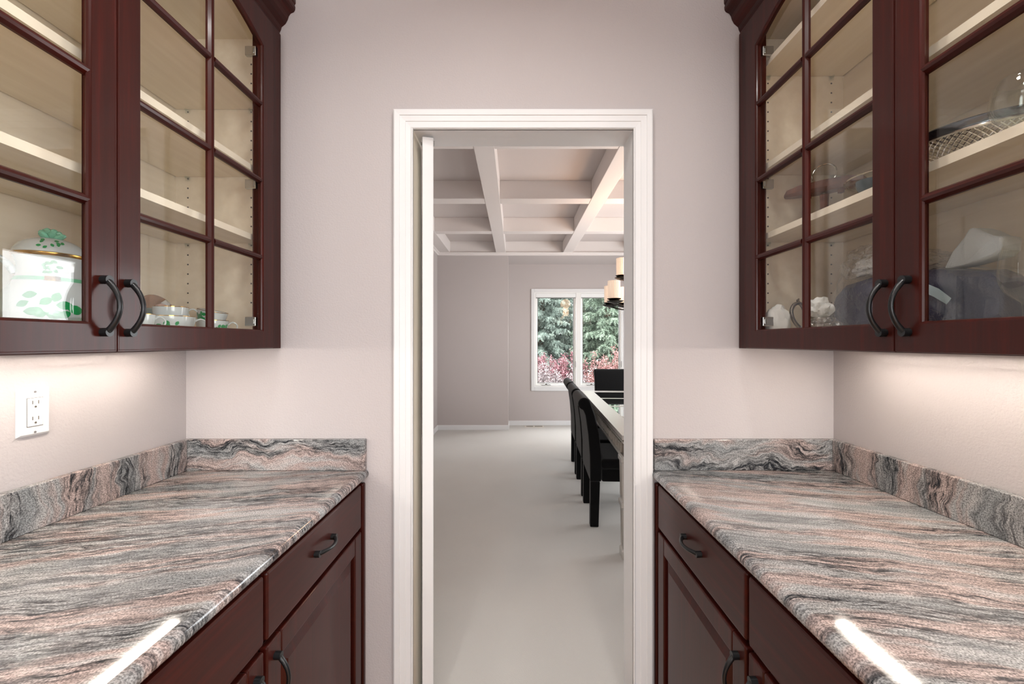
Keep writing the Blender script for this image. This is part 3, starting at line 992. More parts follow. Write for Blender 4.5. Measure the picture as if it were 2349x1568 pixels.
# ------------------------------------------------------------------ wall outlet
oy0, oy1, oz0, oz1 = 0.976, 1.047, 1.136, 1.250
r = thing('wall_outlet', (WL, 1.0115, 1.193), 'white double socket outlet plate on the left wall', 'outlet')
MB().frustum([(WL + 0.0002, oy0, oz0), (WL + 0.0002, oy1, oz0), (WL + 0.0002, oy1, oz1), (WL + 0.0002, oy0, oz1)],
             [(WL + 0.006, oy0 + .005, oz0 + .005), (WL + 0.006, oy1 - .005, oz0 + .005), (WL + 0.006, oy1 - .005, oz1 - .005), (WL + 0.006, oy0 + .005, oz1 - .005)]).build('cover_plate', M['outlet'], r, bevel=0.001)
ym, zm = (oy0 + oy1) / 2, (oz0 + oz1) / 2
MB().box(WL + 0.0055, WL + 0.0064, ym - 0.0172, ym + 0.0172, zm - 0.0342, zm + 0.0342).build('gap', M['slot'], r)
rec = MB().box(WL + 0.0055, WL + 0.0078, ym - 0.0163, ym + 0.0163, zm - 0.0333, zm + 0.0333).build('receptacle', M['outlet'], r, bevel=0.001)
for dz in (-0.018, 0.020):
    for dy in (-0.0062, 0.0062):
        MB().box(WL + 0.0070, WL + 0.0081, ym + dy - 0.0009, ym + dy + 0.0009, zm + dz - 0.001, zm + dz + 0.0075).build('slot', M['slot'], rec)
    MB().cyl((WL + 0.0070, ym, zm + dz - 0.0075), (WL + 0.0081, ym, zm + dz - 0.0075), 0.0026, 10).build('slot', M['slot'], rec)
for dz in (-0.048, 0.048):
    MB().cyl((WL + 0.005, ym, zm + dz), (WL + 0.0070, ym, zm + dz), 0.0028, 12).build('screw', M['steel'], r)

# ------------------------------------------------------------------ recessed lamp near the doorway, plus added fill lamps
def can(x, y, power, lab, col=(1.0, 0.97, 0.94)):
    r = thing('recessed_or_fill_lamp', (x, y, CEIL), lab, 'lamp', 'recessed ceiling lamps')
    MB().lathe([(0.095, -0.001), (0.095, -0.006), (0.078, -0.008), (0.075, -0.001)], (x, y, CEIL), 32, caps=False).build('trim_ring', M['white'], r)
    MB().lathe([(0.075, -0.0012), (0.074, -0.004)], (x, y, CEIL), 32).build('lens', M['can_lamp'], r)
    a = area('recessed_or_fill_light', (x, y, CEIL - 0.012), (0, 0, 0), 0.15, 0.15, power, col, shape='DISK', spread=math.radians(150))
can(0.0, 0.80, LAMP_PANTRY * 0.6, 'round recessed lamp in the pantry ceiling nearest the doorway')
can(-0.45, 0.30, LAMP_PANTRY * 1.0, 'added round fill lamp in the pantry ceiling, left of the camera')  # added pair of fills, each brightening the inside of the opposite cabinet
can(0.45, 0.30, LAMP_PANTRY * 1.0, 'added round fill lamp in the pantry ceiling, right of the camera')
can(-1.4, -1.2, FILL_KITCHEN, 'added unseen fill lamp in the kitchen ceiling, front left')  # four unseen kitchen lamps, added for ambient light from behind
can(1.4, -1.2, FILL_KITCHEN, 'added unseen fill lamp in the kitchen ceiling, front right')
can(-1.4, -3.2, FILL_KITCHEN, 'added unseen fill lamp in the kitchen ceiling, rear left')
can(1.4, -3.2, FILL_KITCHEN, 'added unseen fill lamp in the kitchen ceiling, rear right')

# ------------------------------------------------------------------ crockery helpers
def leaf_patch(b, c, rad, th0, z0, size, rot, n=6, lift=0.0007):
    """a pointed leaf laid on a surface of revolution; rad(z) radius"""
    pts = []
    m = 5
    for i in range(m + 1):
        t = i / m
        w = math.sin(PI * t) ** 0.8 * 0.34 * size
        for s in (-1, 0, 1):
            u = (t - 0.0) * size
            v = s * w
            uu = u * math.cos(rot) - v * math.sin(rot)
            vv = u * math.sin(rot) + v * math.cos(rot)
            z = z0 + vv
            r_ = rad(z) + lift
            th = th0 + uu / max(r_, 0.01)
            pts.append((c[0] + r_ * math.cos(th), c[1] + r_ * math.sin(th), c[2] + z))
    f = []
    for i in range(m):
        for s in range(2):
            a = i * 3 + s
            f.append((a, a + 1, a + 4, a + 3))
    b.add(pts, f)

def interp(prof):
    pr = sorted([(z, r) for r, z in prof])
    def rad(z):
        if z <= pr[0][0]:
            return pr[0][1]
        for (z0, r0), (z1, r1) in zip(pr, pr[1:]):
            if z <= z1:
                return r0 + (r1 - r0) * (z - z0) / max(1e-9, z1 - z0)
        return pr[-1][1]
    return rad

def smooth_prof(p, k=3):
    out = []
    n = len(p)
    for i in range(n - 1):
        p0, p1, p2, p3 = p[max(i - 1, 0)], p[i], p[i + 1], p[min(i + 2, n - 1)]
        for j in range(k):
            t = j / k
            q = [0.5 * ((2 * p1[m]) + (-p0[m] + p2[m]) * t + (2 * p0[m] - 5 * p1[m] + 4 * p2[m] - p3[m]) * t * t + (-p0[m] + 3 * p1[m] - 3 * p2[m] + p3[m]) * t ** 3) for m in (0, 1)]
            out.append((max(q[0], 0.0005), q[1]))
    out.append(p[-1])
    return out

FLOOR = 1.3722

# coffee pot
def coffee_pot():
    c = (-0.985, 0.897, FLOOR)
    r = thing('coffee_pot', c, 'tall white porcelain coffee pot with green leaf pattern and gilt rim', 'pot')
    prof = smooth_prof([(0.052, 0), (0.062, 0.004), (0.076, 0.03), (0.0785, 0.055), (0.071, 0.085), (0.058, 0.108), (0.0505, 0.124), (0.0495, 0.142), (0.0525, 0.158), (0.056, 0.166)])
    body = MB().lathe(prof, c, 40).build('body', M['porcelain'], r, smooth=True)
    rad = interp(prof)
    MB().lathe([(0.0555, 0.164), (0.058, 0.167), (0.058, 0.170), (0.0555, 0.172)], c, 40).build('gilt_rim', M['gilt'], r, smooth=True)
    lidp = smooth_prof([(0.056, 0.171), (0.054, 0.180), (0.045, 0.193), (0.030, 0.202), (0.012, 0.2065), (0.001, 0.207)])
    lid = MB().lathe(lidp, c, 40).build('lid', M['porcelain'], r, smooth=True)
    # rosebud knob: petals round a core
    k = MB()
    rnd = random.Random(4)
    for i in range(16):
        a = i * 2.4
        t = i / 16
        rr = 0.006 + 0.013 * (1 - t)
        p0 = Vector((c[0] + rr * 0.5 * math.cos(a), c[1] + rr * 0.5 * math.sin(a), c[2] + 0.205 + 0.012 * t))
        p1 = Vector((c[0] + rr * 1.3 * math.cos(a), c[1] + rr * 1.3 * math.sin(a), c[2] + 0.214 + 0.013 * t))
        k.tube([p0, (p0 + p1) / 2 + Vector((0, 0, 0.001)), p1], [0.004, 0.006, 0.003], 8, flat=1.2)
    k.build('rosebud_knob', M['rosegreen'], lid, smooth=True)
    lr = interp(lidp)
    vth = math.atan2(-c[1], -c[0])       # towards the camera
    g = MB()
    for j in range(9):
        leaf_patch(g, c, lr, vth + 0.10 * (j - 4) , 0.183 + 0.006 * (j % 3), 0.008, j * 1.3, lift=0.0012)
    g.build('leaf_motif', M['leafgreen'], lid)
    # neck band
    MB().lathe([(rad(0.113) + .0006, 0.113), (rad(0.1165) + .0007, 0.1165), (rad(0.121) + .0006, 0.121)], c, 40, caps=False).build('green_band', M['palegreen'], r, smooth=True)
    gp = MB()
    pts = [(rad(z) + 0.0012, z) for z in (0.112, 0.117, 0.122)]
    seg = 6
    rings = []
    for rr, z in pts:
        rings.append([(c[0] + rr * math.cos(vth - 0.02 + 0.42 * (i / seg - 0.35)), c[1] + rr * math.sin(vth - 0.02 + 0.42 * (i / seg - 0.35)), c[2] + z) for i in range(seg + 1)])
    gp.loft(rings, False, False)
    gp.build('gilt_patch', M['gilt'], r)
    g = MB()
    for j in range(12):
        leaf_patch(g, c, rad, vth + 0.18 * math.cos(j * 1.9), 0.141 + 0.009 * math.sin(j * 2.7), 0.009, j * 0.9)
    g.build('leaf_motif', M['leafgreen'], r)
    big = MB()
    for (dt, z, s, ro) in ((-0.55, 0.079, 0.022, 0.2), (-0.62, 0.058, 0.02, 0.5), (-0.48, 0.047, 0.024, 0.1), (0.05, 0.068, 0.022, 1.2), (0.08, 0.062, 0.026, 0.0),
                           (0.28, 0.056, 0.026, -0.1), (0.05, 0.052, 0.02, -1.0), (-0.1, 0.045, 0.024, -0.3), (0.12, 0.038, 0.022, 0.5), (-0.3, 0.04, 0.02, 0.3),
                           (-0.2, 0.062, 0.022, 0.7), (0.4, 0.045, 0.018, 0.6), (-0.34, 0.055, 0.02, -0.5)):
        leaf_patch(big, c, rad, vth + dt, z, s, ro)
    big.build('leaf_motif', M['leafgreen'], r)
    # handle towards the left of the picture
    u = Vector((-0.674, -0.74, 0))
    c0 = Vector(c)
    pth = [(0.050, 0.128), (0.062, 0.150), (0.082, 0.162), (0.103, 0.156), (0.113, 0.135), (0.112, 0.105), (0.102, 0.075), (0.088, 0.056), (0.074, 0.048)]
    pth = smooth_prof(pth, 4)
    MB().tube([c0 + u * a + Vector((0, 0, z)) for a, z in pth], 0.0062, 10, side=(u.y, -u.x, 0)).build('handle', M['porcelain'], r, smooth=True)
    # spout on the far side
    pth = smooth_prof([(0.062, 0.06), (0.085, 0.085), (0.096, 0.12), (0.108, 0.155), (0.118, 0.165)], 4)
    n = len(pth)
    MB().tube([c0 - u * (a * 0.9) + Vector((0, 0, z)) + Vector((-0.02, 0, 0)) for a, z in pth], [0.018 - 0.010 * i / n for i in range(n)], 12).build('spout', M['porcelain'], r, smooth=True)
coffee_pot()

def cup(name, c, rt, h, label, group, hand, tilt=None, motif=True, mth=0.0, cat='cup'):
    r = thing(name, c, label, cat, group, local=True)
    pr = smooth_prof([(rt * 0.62, 0), (rt * 0.66, 0.004), (rt * 0.86, h * 0.30), (rt * 0.97, h * 0.7), (rt, h)], 3)
    inner = [(q[0] - 0.0022, max(q[1], 0.004)) for q in pr][::-1]
    MB().lathe(pr + inner, (0, 0, 0), 36).build('bowl', M['porcelain'], r, smooth=True)
    MB().lathe([(rt - 0.0022, h), (rt + 0.0004, h - 0.0008), (rt + 0.0004, h + 0.0010), (rt - 0.0022, h + 0.0010)], (0, 0, 0), 36, caps=False).build('gilt_rim', M['gilt'], r)
    rad = interp(pr)
    if motif:
        g = MB()
        rnd = random.Random(int(c[1] * 1000))
        for j in range(16):
            leaf_patch(g, (0, 0, 0), rad, mth + rnd.uniform(-0.42, 0.42) * 0.03 / rt * 1.6, h * (0.34 + 0.34 * rnd.random()) , rnd.uniform(0.010, 0.016), rnd.uniform(-3, 3))
        g.build('leaf_motif', M['leafgreen'], r)
    u = Vector((math.cos(hand), math.sin(hand), 0))
    pth = smooth_prof([(rt * 0.96, h * 0.78), (rt * 1.25, h * 0.92), (rt * 1.52, h * 0.72), (rt * 1.35, h * 0.36), (rt * 0.90, h * 0.24)], 4)
    MB().tube([u * a + Vector((0, 0, z)) for a, z in pth], 0.0022, 8, side=(-u.y, u.x, 0)).build('handle', M['porcelain'], r, smooth=True)
    if tilt:
        r.rotation_euler = tilt
    return r
toCam = lambda x, y: math.atan2(-y, -x)
cup('soup_cup', (-0.955, 1.165, FLOOR), 0.060, 0.058, 'wide white soup cup with green leaves and gilt rim, bowl resting inside', 'white and green cups', math.atan2(0.75, 0.55), mth=toCam(-.955, 1.165), cat='cup')
cup('small_bowl', (-0.953, 1.170, FLOOR + 0.030), 0.040, 0.054, 'small plain white bowl sitting inside the wide soup cup', 'white and green cups', 2.2, motif=False, cat='bowl')
cup('tea_cup', (-0.955, 1.334, FLOOR), 0.043, 0.055, 'lower white teacup with green leaves, under the tilted cup', 'white and green cups', math.atan2(0.4, 0.75), mth=toCam(-.955, 1.334) + 0.5)
cup('tea_cup', (-0.960, 1.330, FLOOR + 0.042), 0.041, 0.044, 'upper white teacup with green leaves, tilted on the lower one', 'white and green cups', math.atan2(-0.8, -0.6), tilt=(0.0, 0.20, 0.0), mth=toCam(-.955, 1.334) - 0.7)
cup('tea_cup', (-0.935, 1.035, FLOOR), 0.042, 0.056, 'white teacup half hidden behind the door pull, left of the soup cup', 'white and green cups', math.atan2(0.8, 0.5), mth=toCam(-.935, 1.035))

# brown ceramic figure dish behind the cups
r = thing('figure_dish', (-1.085, 1.272, FLOOR), 'brown ceramic dish with a painted mouse, standing behind the cups', 'dish')
b = MB()
rings = []
for dx, k in ((0.0, 0.55), (0.004, 0.80), (0.012, 0.97), (0.018, 1.0), (0.022, 0.97), (0.019, 0.85), (0.013, 0.60), (0.011, 0.2)):
    rings.append([(-1.098 + dx - 0.10 * (0.066 * k * math.sin(2 * PI * q / 32)) , 1.272 + 0.074 * k * math.cos(2 * PI * q / 32),
                   FLOOR + 0.0655 + 0.0645 * k * math.sin(2 * PI * q / 32)) for q in range(32)])
b.loft(rings)
b.build('shell', M['brownceramic'], r, smooth=True)
MB().lathe([(0.001, 0), (0.016, 0.004), (0.020, 0.018), (0.012, 0.032), (0.001, 0.036)], (-1.052, 1.257, FLOOR + 0.066), 16).build('figure_body', M['pinkfig'], r, smooth=True)
MB().lathe([(0.001, 0), (0.010, 0.004), (0.012, 0.012), (0.001, 0.022)], (-1.050, 1.270, FLOOR + 0.092), 14).build('figure_head', M['tissue'], r, smooth=True)
MB().lathe([(0.001, 0), (0.024, 0.002), (0.026, 0.02), (0.020, 0.024), (0.001, 0.024)], (-1.050, 1.232, FLOOR + 0.062), 16).build('painted_pot', M['teal'], r, smooth=True)

# gilt box behind the coffee pot
r = thing('gilt_box', (-1.09, 1.06, FLOOR), 'gilt lacquer panel box with amber roundels behind the coffee pot', 'box')
MB().box(-1.115, -1.075, 1.0, 1.12, FLOOR, FLOOR + 0.208).build('body', M['giltbox'], r, bevel=0.004)
MB().box(-1.0745, -1.072, 0.996, 1.124, FLOOR + 0.198, FLOOR + 0.211).build('rim', M['gilt'], r, bevel=0.002)
for z in (0.06, 0.10, 0.14, 0.172):
    MB().lathe([(0.001, 0), (0.019, 0.0), (0.015, 0.006), (0.001, 0.008)], (0, 0, 0), 18).build('roundel', M['amber'], r, smooth=True)
    o = r.children[-1]
    o.data.transform(Matrix.Translation(Vector((-1.0745, 1.052, FLOOR + z)) - Vector(r.location)) @ Matrix.Rotation(PI / 2, 4, 'Y') @ Matrix.Translation(Vector(r.location)))

# clear acrylic container at the far left
def open_box(b, x0, x1, y0, y1, z0, z1, t):
    b.box(x0, x0 + t, y0, y1, z0, z1)
    b.box(x1 - t, x1, y0, y1, z0, z1)
    b.box(x0 + t, x1 - t, y0, y0 + t, z0, z1)
    b.box(x0 + t, x1 - t, y1 - t, y1, z0, z1)
    b.box(x0 + t, x1 - t, y0 + t, y1 - t, z0, z0 + t)
r = thing('glass_canister', (-0.955, 0.729, FLOOR), 'square clear glass canister left of the coffee pot', 'canister')
b = MB(); open_box(b, -0.995, -0.915, 0.690, 0.768, FLOOR, FLOOR + 0.125, 0.004); b.build('jar', M['clear'], r, bevel=0.0015)
b = MB(); b.box(-0.999, -0.911, 0.686, 0.772, FLOOR + 0.1255, FLOOR + 0.137); b.build('lid', M['clear'], r, bevel=0.003)
MB().box(-0.988, -0.922, 0.698, 0.760, FLOOR + 0.005, FLOOR + 0.045).build('contents', M['brownceramic'], r, bevel=0.008)
# low glass dish in front
r = thing('glass_dish', (-0.915, 0.845, FLOOR), 'low clear glass dish in front of the coffee pot', 'dish')
MB().lathe([(0.025, 0), (0.028, 0.003), (0.036, 0.026), (0.037, 0.036), (0.034, 0.036), (0.026, 0.006), (0.001, 0.004)], (-0.890, 0.822, FLOOR), 28, caps=False).build('bowl', M['clear'], r, smooth=True)

# ------------------------------------------------------------------ right cabinet contents
def crumple(b, c, rx, ry, rz, seed, amp=0.22, freq=2.2, sub=4, flat=True, sharp=1.0):
    bm = bmesh.new()
    bmesh.ops.create_icosphere(bm, subdivisions=sub, radius=1.0)
    vs_ = []
    off = Vector((seed * 7.1, seed * 3.3, seed * 1.7))
    for v in bm.verts:
        p = v.co.normalized()
        n1 = noise.noise(p * freq + off)
        n2 = abs(noise.noise(p * freq * 2.3 + off * 2))
        k = 1 + amp * n1 * 1.6 - amp * sharp * n2
        q = Vector((p.x * rx * k, p.y * ry * k, p.z * rz * k))
        if flat and q.z < -rz * 0.82:
            q.z = -rz * 0.82
        vs_.append((c[0] + q.x, c[1] + q.y, c[2] + rz * 0.82 + q.z))
    f = [tuple(v.index for v in fa.verts) for fa in bm.faces]
    bm.free()
    b.add(vs_, f)
    return b

fr = FLOOR
o = crumple(MB(), (0.848, 1.368, fr + 0.0), 0.036, 0.043, 0.060, 3, amp=0.12).build('wrapped_bundle', M['tissue'], None, smooth=True, off=(0.848, 1.368, fr))
tag(o, 'white tissue-wrapped bundle standing beside the cabinet hinge', 'bundle')
o = crumple(MB(), (0.865, 1.205, fr + 0.060), 0.030, 0.034, 0.030, 9, amp=0.2).build('tissue_wad', M['tissue'], None, smooth=True, off=(0.865, 1.205, fr + 0.06))
tag(o, 'crumpled white tissue wad lying in front of the navy bag', 'tissue')
# pedestal that the wad rests on: small folded plastic
o = crumple(MB(), (0.867, 1.20, fr), 0.040, 0.058, 0.034, 12, amp=0.12).build('folded_plastic', M['plastic'], None, smooth=False, off=(0.867, 1.20, fr))
tag(o, 'low fold of clear plastic under the white tissue wad', 'plastic wrap')

# silver teapot with scroll handle
def silver_pot():
    c = (0.978, 1.352, fr)
    r = thing('silver_teapot', c, 'tarnished silver teapot with scroll handle beside the white bundle', 'teapot')
    pr = smooth_prof([(0.030, 0), (0.034, 0.004), (0.026, 0.012), (0.040, 0.03), (0.047, 0.05), (0.044, 0.068), (0.034, 0.080), (0.036, 0.088)])
    MB().lathe(pr, c, 36).build('body', M['pewter'], r, smooth=True)
    lid = MB().lathe(smooth_prof([(0.036, 0.088), (0.032, 0.096), (0.018, 0.104), (0.006, 0.108), (0.005, 0.114), (0.008, 0.119), (0.001, 0.124)]), c, 32).build('lid', M['pewter'], r, smooth=True)
    u = Vector((-1.0, 0.02, 0)).normalized()
    c0 = Vector(c)
    pth = smooth_prof([(0.040, 0.076), (0.050, 0.082), (0.058, 0.100), (0.070, 0.112), (0.086, 0.106), (0.094, 0.086), (0.088, 0.060), (0.070, 0.036), (0.044, 0.020)], 4)
    MB().tube([c0 + u * a + Vector((0, 0, z)) for a, z in pth], 0.0058, 10, side=(u.y, -u.x, 0)).build('handle', M['pewter'], r, smooth=True)
    MB().tube([c0 + u * 0.072 + Vector((0, 0, 0.112)), c0 + u * 0.074 + Vector((0, 0, 0.122)), c0 + u * 0.070 + Vector((0, 0, 0.126))], [0.005, 0.004, 0.002], 8).build('thumb_rest', M['pewter'], r, smooth=True)
    pth = smooth_prof([(0.040, 0.035), (0.062, 0.050), (0.074, 0.078), (0.086, 0.092)], 4)
    MB().tube([c0 - u * (a * 0.8) + Vector((0.0, -0.01, z)) for a, z in pth], [0.012 - 0.006 * i / len(pth) for i in range(len(pth))], 10).build('spout', M['pewter'], r, smooth=True)
silver_pot()

# tall clear plastic bags
o = crumple(MB(), (1.065, 1.315, fr + 0.0), 0.038, 0.070, 0.150, 21, amp=0.16, freq=2.0).build('plastic_bag', M['plastic'], None, off=(1.065, 1.315, fr))
tag(o, 'tall clear plastic bag behind the silver teapot', 'plastic bag', 'clear plastic bags')

# navy zip bag in plastic
def navy_bag():
    x0, x1 = 0.945, 1.055
    r = thing('navy_bag', (1.0, 1.06, fr), 'long navy fabric bag wrapped in clear plastic across both doors', 'bag')
    rings = []
    ys = [0.838, 0.86, 0.90, 0.96, 1.03, 1.10, 1.17, 1.23, 1.262, 1.275]
    hs = [0.105, 0.128, 0.140, 0.152, 0.160, 0.164, 0.158, 0.150, 0.138, 0.126]
    for y, h in zip(ys, hs):
        k = 1.0 if 0.88 < y < 1.25 else 0.75
        xm_ = (x0 + x1) / 2
        hw = (x1 - x0) / 2 * k
        zb = 0.0 if y < 1.2 else (0.055 if y > 1.25 else 0.02)
        if y < 0.88:
            zb = 0.035 if y < 0.85 else 0.012
        ring = []
        for (u, w) in ((-0.85, 0.0), (-1.0, 0.15), (-1.02, 0.5), (-0.95, 0.85), (-0.75, 1.0), (0, 1.02), (0.75, 1.0), (0.95, 0.85), (1.0, 0.4), (0.85, 0.0)):
            ring.append((xm_ + hw * u + 0.004 * math.sin(y * 40 + w * 9), y, fr + zb + (h - zb) * w + 0.003 * math.sin(y * 55 + u * 3)))
        rings.append(ring)
    MB().loft(rings).build('bag_body', M['navy'], r, smooth=True)
    # plastic sleeve round it
    rings2 = []
    rnd = random.Random(5)
    for ring, y in zip(rings, ys):
        cy = sum(p[2] for p in ring) / len(ring)
        rings2.append([((p[0] - 1.0) * 1.06 + 1.0 + rnd.uniform(-.002, .002) - 0.003, p[1] + (0.012 if y > 1.2 else -0.012 if y < 0.86 else 0), fr + 0.0006 + max(0, (p[2] - fr) * 1.05 + rnd.uniform(-.001, .003))) for p in ring])
    MB().loft(rings2).build('plastic_sleeve', M['film'], r)
    # pale straps
    for pts in ([(0.938, 0.985, fr + 0.118), (0.936, 0.960, fr + 0.112), (0.935, 0.930, fr + 0.096), (0.937, 0.905, fr + 0.075)],
                [(0.938, 1.045, fr + 0.060), (0.936, 1.020, fr + 0.040), (0.937, 0.985, fr + 0.022)],
                [(0.938, 0.999, fr + 0.100), (0.936, 0.985, fr + 0.116), (0.936, 0.965, fr + 0.120)]):
        MB().tube([(p[0] - 0.009, p[1], p[2]) for p in pts], [0.008, 0.010, 0.010, 0.008][:len(pts)], 8, flat=0.14, side=(1, 0, 0)).build('strap', M['strap'], r, smooth=True)
navy_bag()
# plastic lumps and white cloth lying on the navy bag
o = crumple(MB(), (0.985, 1.165, fr + 0.166), 0.050, 0.095, 0.050, 31, amp=0.26).build('bubble_wrap', M['plastic'], None, off=(0.985, 1.165, fr + 0.166))
tag(o, 'crumpled clear plastic heap on the navy bag, behind the left door of its cabinet', 'plastic wrap', 'plastic heaps on the navy bag')
o['_org'] = tuple(o.location)
crumple(MB(), (0.99, 1.165, fr + 0.172), 0.032, 0.068, 0.032, 33, amp=0.2).build('padding', M['tissue'], o, smooth=True)
o = crumple(MB(), (0.985, 1.005, fr + 0.161), 0.042, 0.052, 0.024, 41, amp=0.28).build('bubble_wrap', M['plastic'], None, off=(0.985, 0.985, fr + 0.158))
tag(o, 'flat crumpled plastic on the navy bag, left of the white cloth', 'plastic wrap', 'plastic heaps on the navy bag')
b = MB()
pts = [(0.945, 0.0), (0.90, 0.002), (0.846, 0.010), (0.834, 0.018), (0.834, 0.046), (0.850, 0.052), (0.868, 0.068), (0.878, 0.076), (0.888, 0.075), (0.896, 0.060), (0.925, 0.036)]
b.prism([(y, z) for y, z in pts], lambda a, c, t: (0.955 + t + 0.006 * math.sin(a * 60 + c * 30), a + t * 0.12, fr + 0.150 + c), 0.0, 0.05)
o = b.build('folded_cloth', M['whitecloth'], None, bevel=0.006, off=(0.98, 0.92, fr + 0.15), bseg=3)
tag(o, 'folded white flannel cloth lying on the navy bag', 'cloth')
# wine glass at the right edge
r = thing('wine_glass', (0.930, 0.772, fr), 'clear wine glass right of the navy bag on the cabinet floor', 'glass')
wp = smooth_prof([(0.032, 0.0), (0.031, 0.002), (0.006, 0.006), (0.0035, 0.02), (0.0035, 0.055), (0.010, 0.064), (0.026, 0.080), (0.034, 0.105), (0.033, 0.135), (0.028, 0.165)])
MB().lathe(wp, (0.930, 0.772, fr), 32, caps=False).build('goblet', M['clear'], r, smooth=True)

# shelf 1 of the right cabinet
S1 = 1.7135
r = thing('wooden_server', (0.95, 1.30, S1), 'folding walnut tray stand with a wire ring handle on the shelf', 'stand')
for k, (a, z0, y0, y1) in enumerate(((0.0, 0.0, 1.25, 1.40),)):
    MB().box(0.905, 0.995, y0, y1, S1, S1 + 0.014).build('base_board', M['walnut'], r, bevel=0.003)
MB().lathe([(0.013, 0.012), (0.0125, 0.03), (0.011, 0.07), (0.0125, 0.098)], (0.95, 1.30, S1), 16).build('post', M['walnut'], r, smooth=True)
b = MB()
ls = [(-0.105, 0.016, 0.006), (-0.095, 0.030, 0.018), (-0.06, 0.042, 0.026), (0.0, 0.048, 0.030), (0.06, 0.042, 0.026), (0.095, 0.030, 0.018), (0.105, 0.016, 0.006)]
rings = []
for (t, w, h) in ls:
    ux, uy = 0.72, -0.69
    cx_, cy_ = 0.95 + ux * t, 1.30 + uy * t
    zc = S1 + 0.104 + 0.10 * abs(t) ** 1.2
    ring = []
    for (u, v) in ((-1, h), (-0.9, h * 0.35), (-0.55, 0), (0.55, 0), (0.9, h * 0.35), (1, h), (0.92, h), (0.8, h * 0.5), (0.5, 0.006), (-0.5, 0.006), (-0.8, h * 0.5), (-0.92, h)):
        ring.append((cx_ - uy * w * u * 0.8, cy_ + ux * w * u * 0.8, zc + v))
    rings.append(ring)
b.loft(rings)
b.build('tray', M['walnut'], r)
for s in (-1, 1):
    MB().box(0.95 - 0.006 + s * 0.03, 0.95 + 0.006 + s * 0.03, 1.294 - s * 0.028, 1.306 - s * 0.028, S1 + 0.095, S1 + 0.106).build('foot', M['walnut'], r)
ring = [(0.95 + 0.031 * math.sin(a) * 0.72, 1.30 - 0.031 * math.sin(a) * 0.69, S1 + 0.163 - 0.030 * math.cos(a)) for a in [2 * PI * i / 28 for i in range(29)]]
b = MB().tube(ring, 0.0022, 8)
b.cyl((0.95, 1.30, S1 + 0.104), (0.95, 1.30, S1 + 0.136), 0.004, 10)
b.build('ring_handle', M['chrome'], r, smooth=True)

r = thing('glass_plate', (0.99, 1.145, S1), 'footed clear glass plate beside the walnut tray stand', 'plate')
MB().lathe(smooth_prof([(0.035, 0), (0.012, 0.006), (0.010, 0.03), (0.016, 0.045), (0.05, 0.055), (0.082, 0.068), (0.090, 0.084), (0.088, 0.085), (0.08, 0.071), (0.05, 0.060), (0.002, 0.052)], 3), (0.99, 1.125, S1), 40, caps=False).build('dish', M['clear'], r, smooth=True)
MB().lathe([(0.0905, 0.0825), (0.0925, 0.0845), (0.0905, 0.0865), (0.0885, 0.0845), (0.0905, 0.0825)], (0.99, 1.125, S1), 40, caps=False).build('rim', M['silver'], r, smooth=True)
r = thing('dip_bowl', (0.853, 1.016, S1), 'small blue-grey glazed bowl in front of the glass plate', 'bowl')
MB().lathe(smooth_prof([(0.016, 0), (0.018, 0.002), (0.026, 0.016), (0.029, 0.032), (0.027, 0.032), (0.023, 0.017), (0.002, 0.005)]), (0.853, 1.016, S1), 28, caps=False).build('bowl', M['bluebowl'], r, smooth=True)

# silver-rimmed lattice bowl
def lattice_bowl():
    c = (0.965, 0.870, S1)
    r = thing('crystal_bowl', c, 'round cut-crystal bowl with a dark silver rim on the shelf', 'bowl')
    pr = [(0.095, 0.003), (0.108, 0.010), (0.130, 0.034), (0.138, 0.048)]
    rad = interp(pr)
    MB().lathe([(0.096, 0), (0.100, 0.001), (0.108, 0.009), (0.104, 0.010), (0.094, 0.004), (0.001, 0.003)], c, 64, caps=False).build('base', M['silver'], r, smooth=True)
    MB().lathe(pr, c, 64, caps=False).build('glass_bowl', M['clear'], r, smooth=True)
    MB().lathe([(0.138, 0.050), (0.142, 0.053), (0.145, 0.063), (0.142, 0.066), (0.138, 0.063), (0.135, 0.053), (0.138, 0.050)], c, 64, caps=False).build('rim', M['silverdark'], r, smooth=True)
    MB().lathe([(0.139, 0.045), (0.1415, 0.047), (0.1415, 0.049), (0.138, 0.0495), (0.137, 0.047), (0.139, 0.045)], c, 64, caps=False).build('rim_band', M['silver'], r, smooth=True)
    b = MB()
    n = 80
    for d in (-1, 1):
        for i in range(n):
            p = []
            for j in range(7):
                z = 0.009 + 0.036 * j / 6
                th = 2 * PI * i / n + d * 0.30 * j / 6
                rr = rad(z) + 0.0008
                p.append((c[0] + rr * math.cos(th), c[1] + rr * math.sin(th), c[2] + z))
            b.tube(p, 0.0015, 5)
    o = b.build('diamond_cutting', M['silver'], r, smooth=True)
    o['kind'] = 'stuff'
lattice_bowl()
r = thing('glass_bowl', (0.845, 0.700, S1), 'round clear glass bowl beside the cut-crystal bowl', 'bowl')
MB().lathe(smooth_prof([(0.020, 0), (0.022, 0.003), (0.040, 0.016), (0.050, 0.036), (0.048, 0.062), (0.043, 0.078), (0.041, 0.078), (0.046, 0.060), (0.047, 0.036), (0.036, 0.016), (0.002, 0.006)]), (0.845, 0.690, S1), 36, caps=False).build('bowl', M['clear'], r, smooth=True)

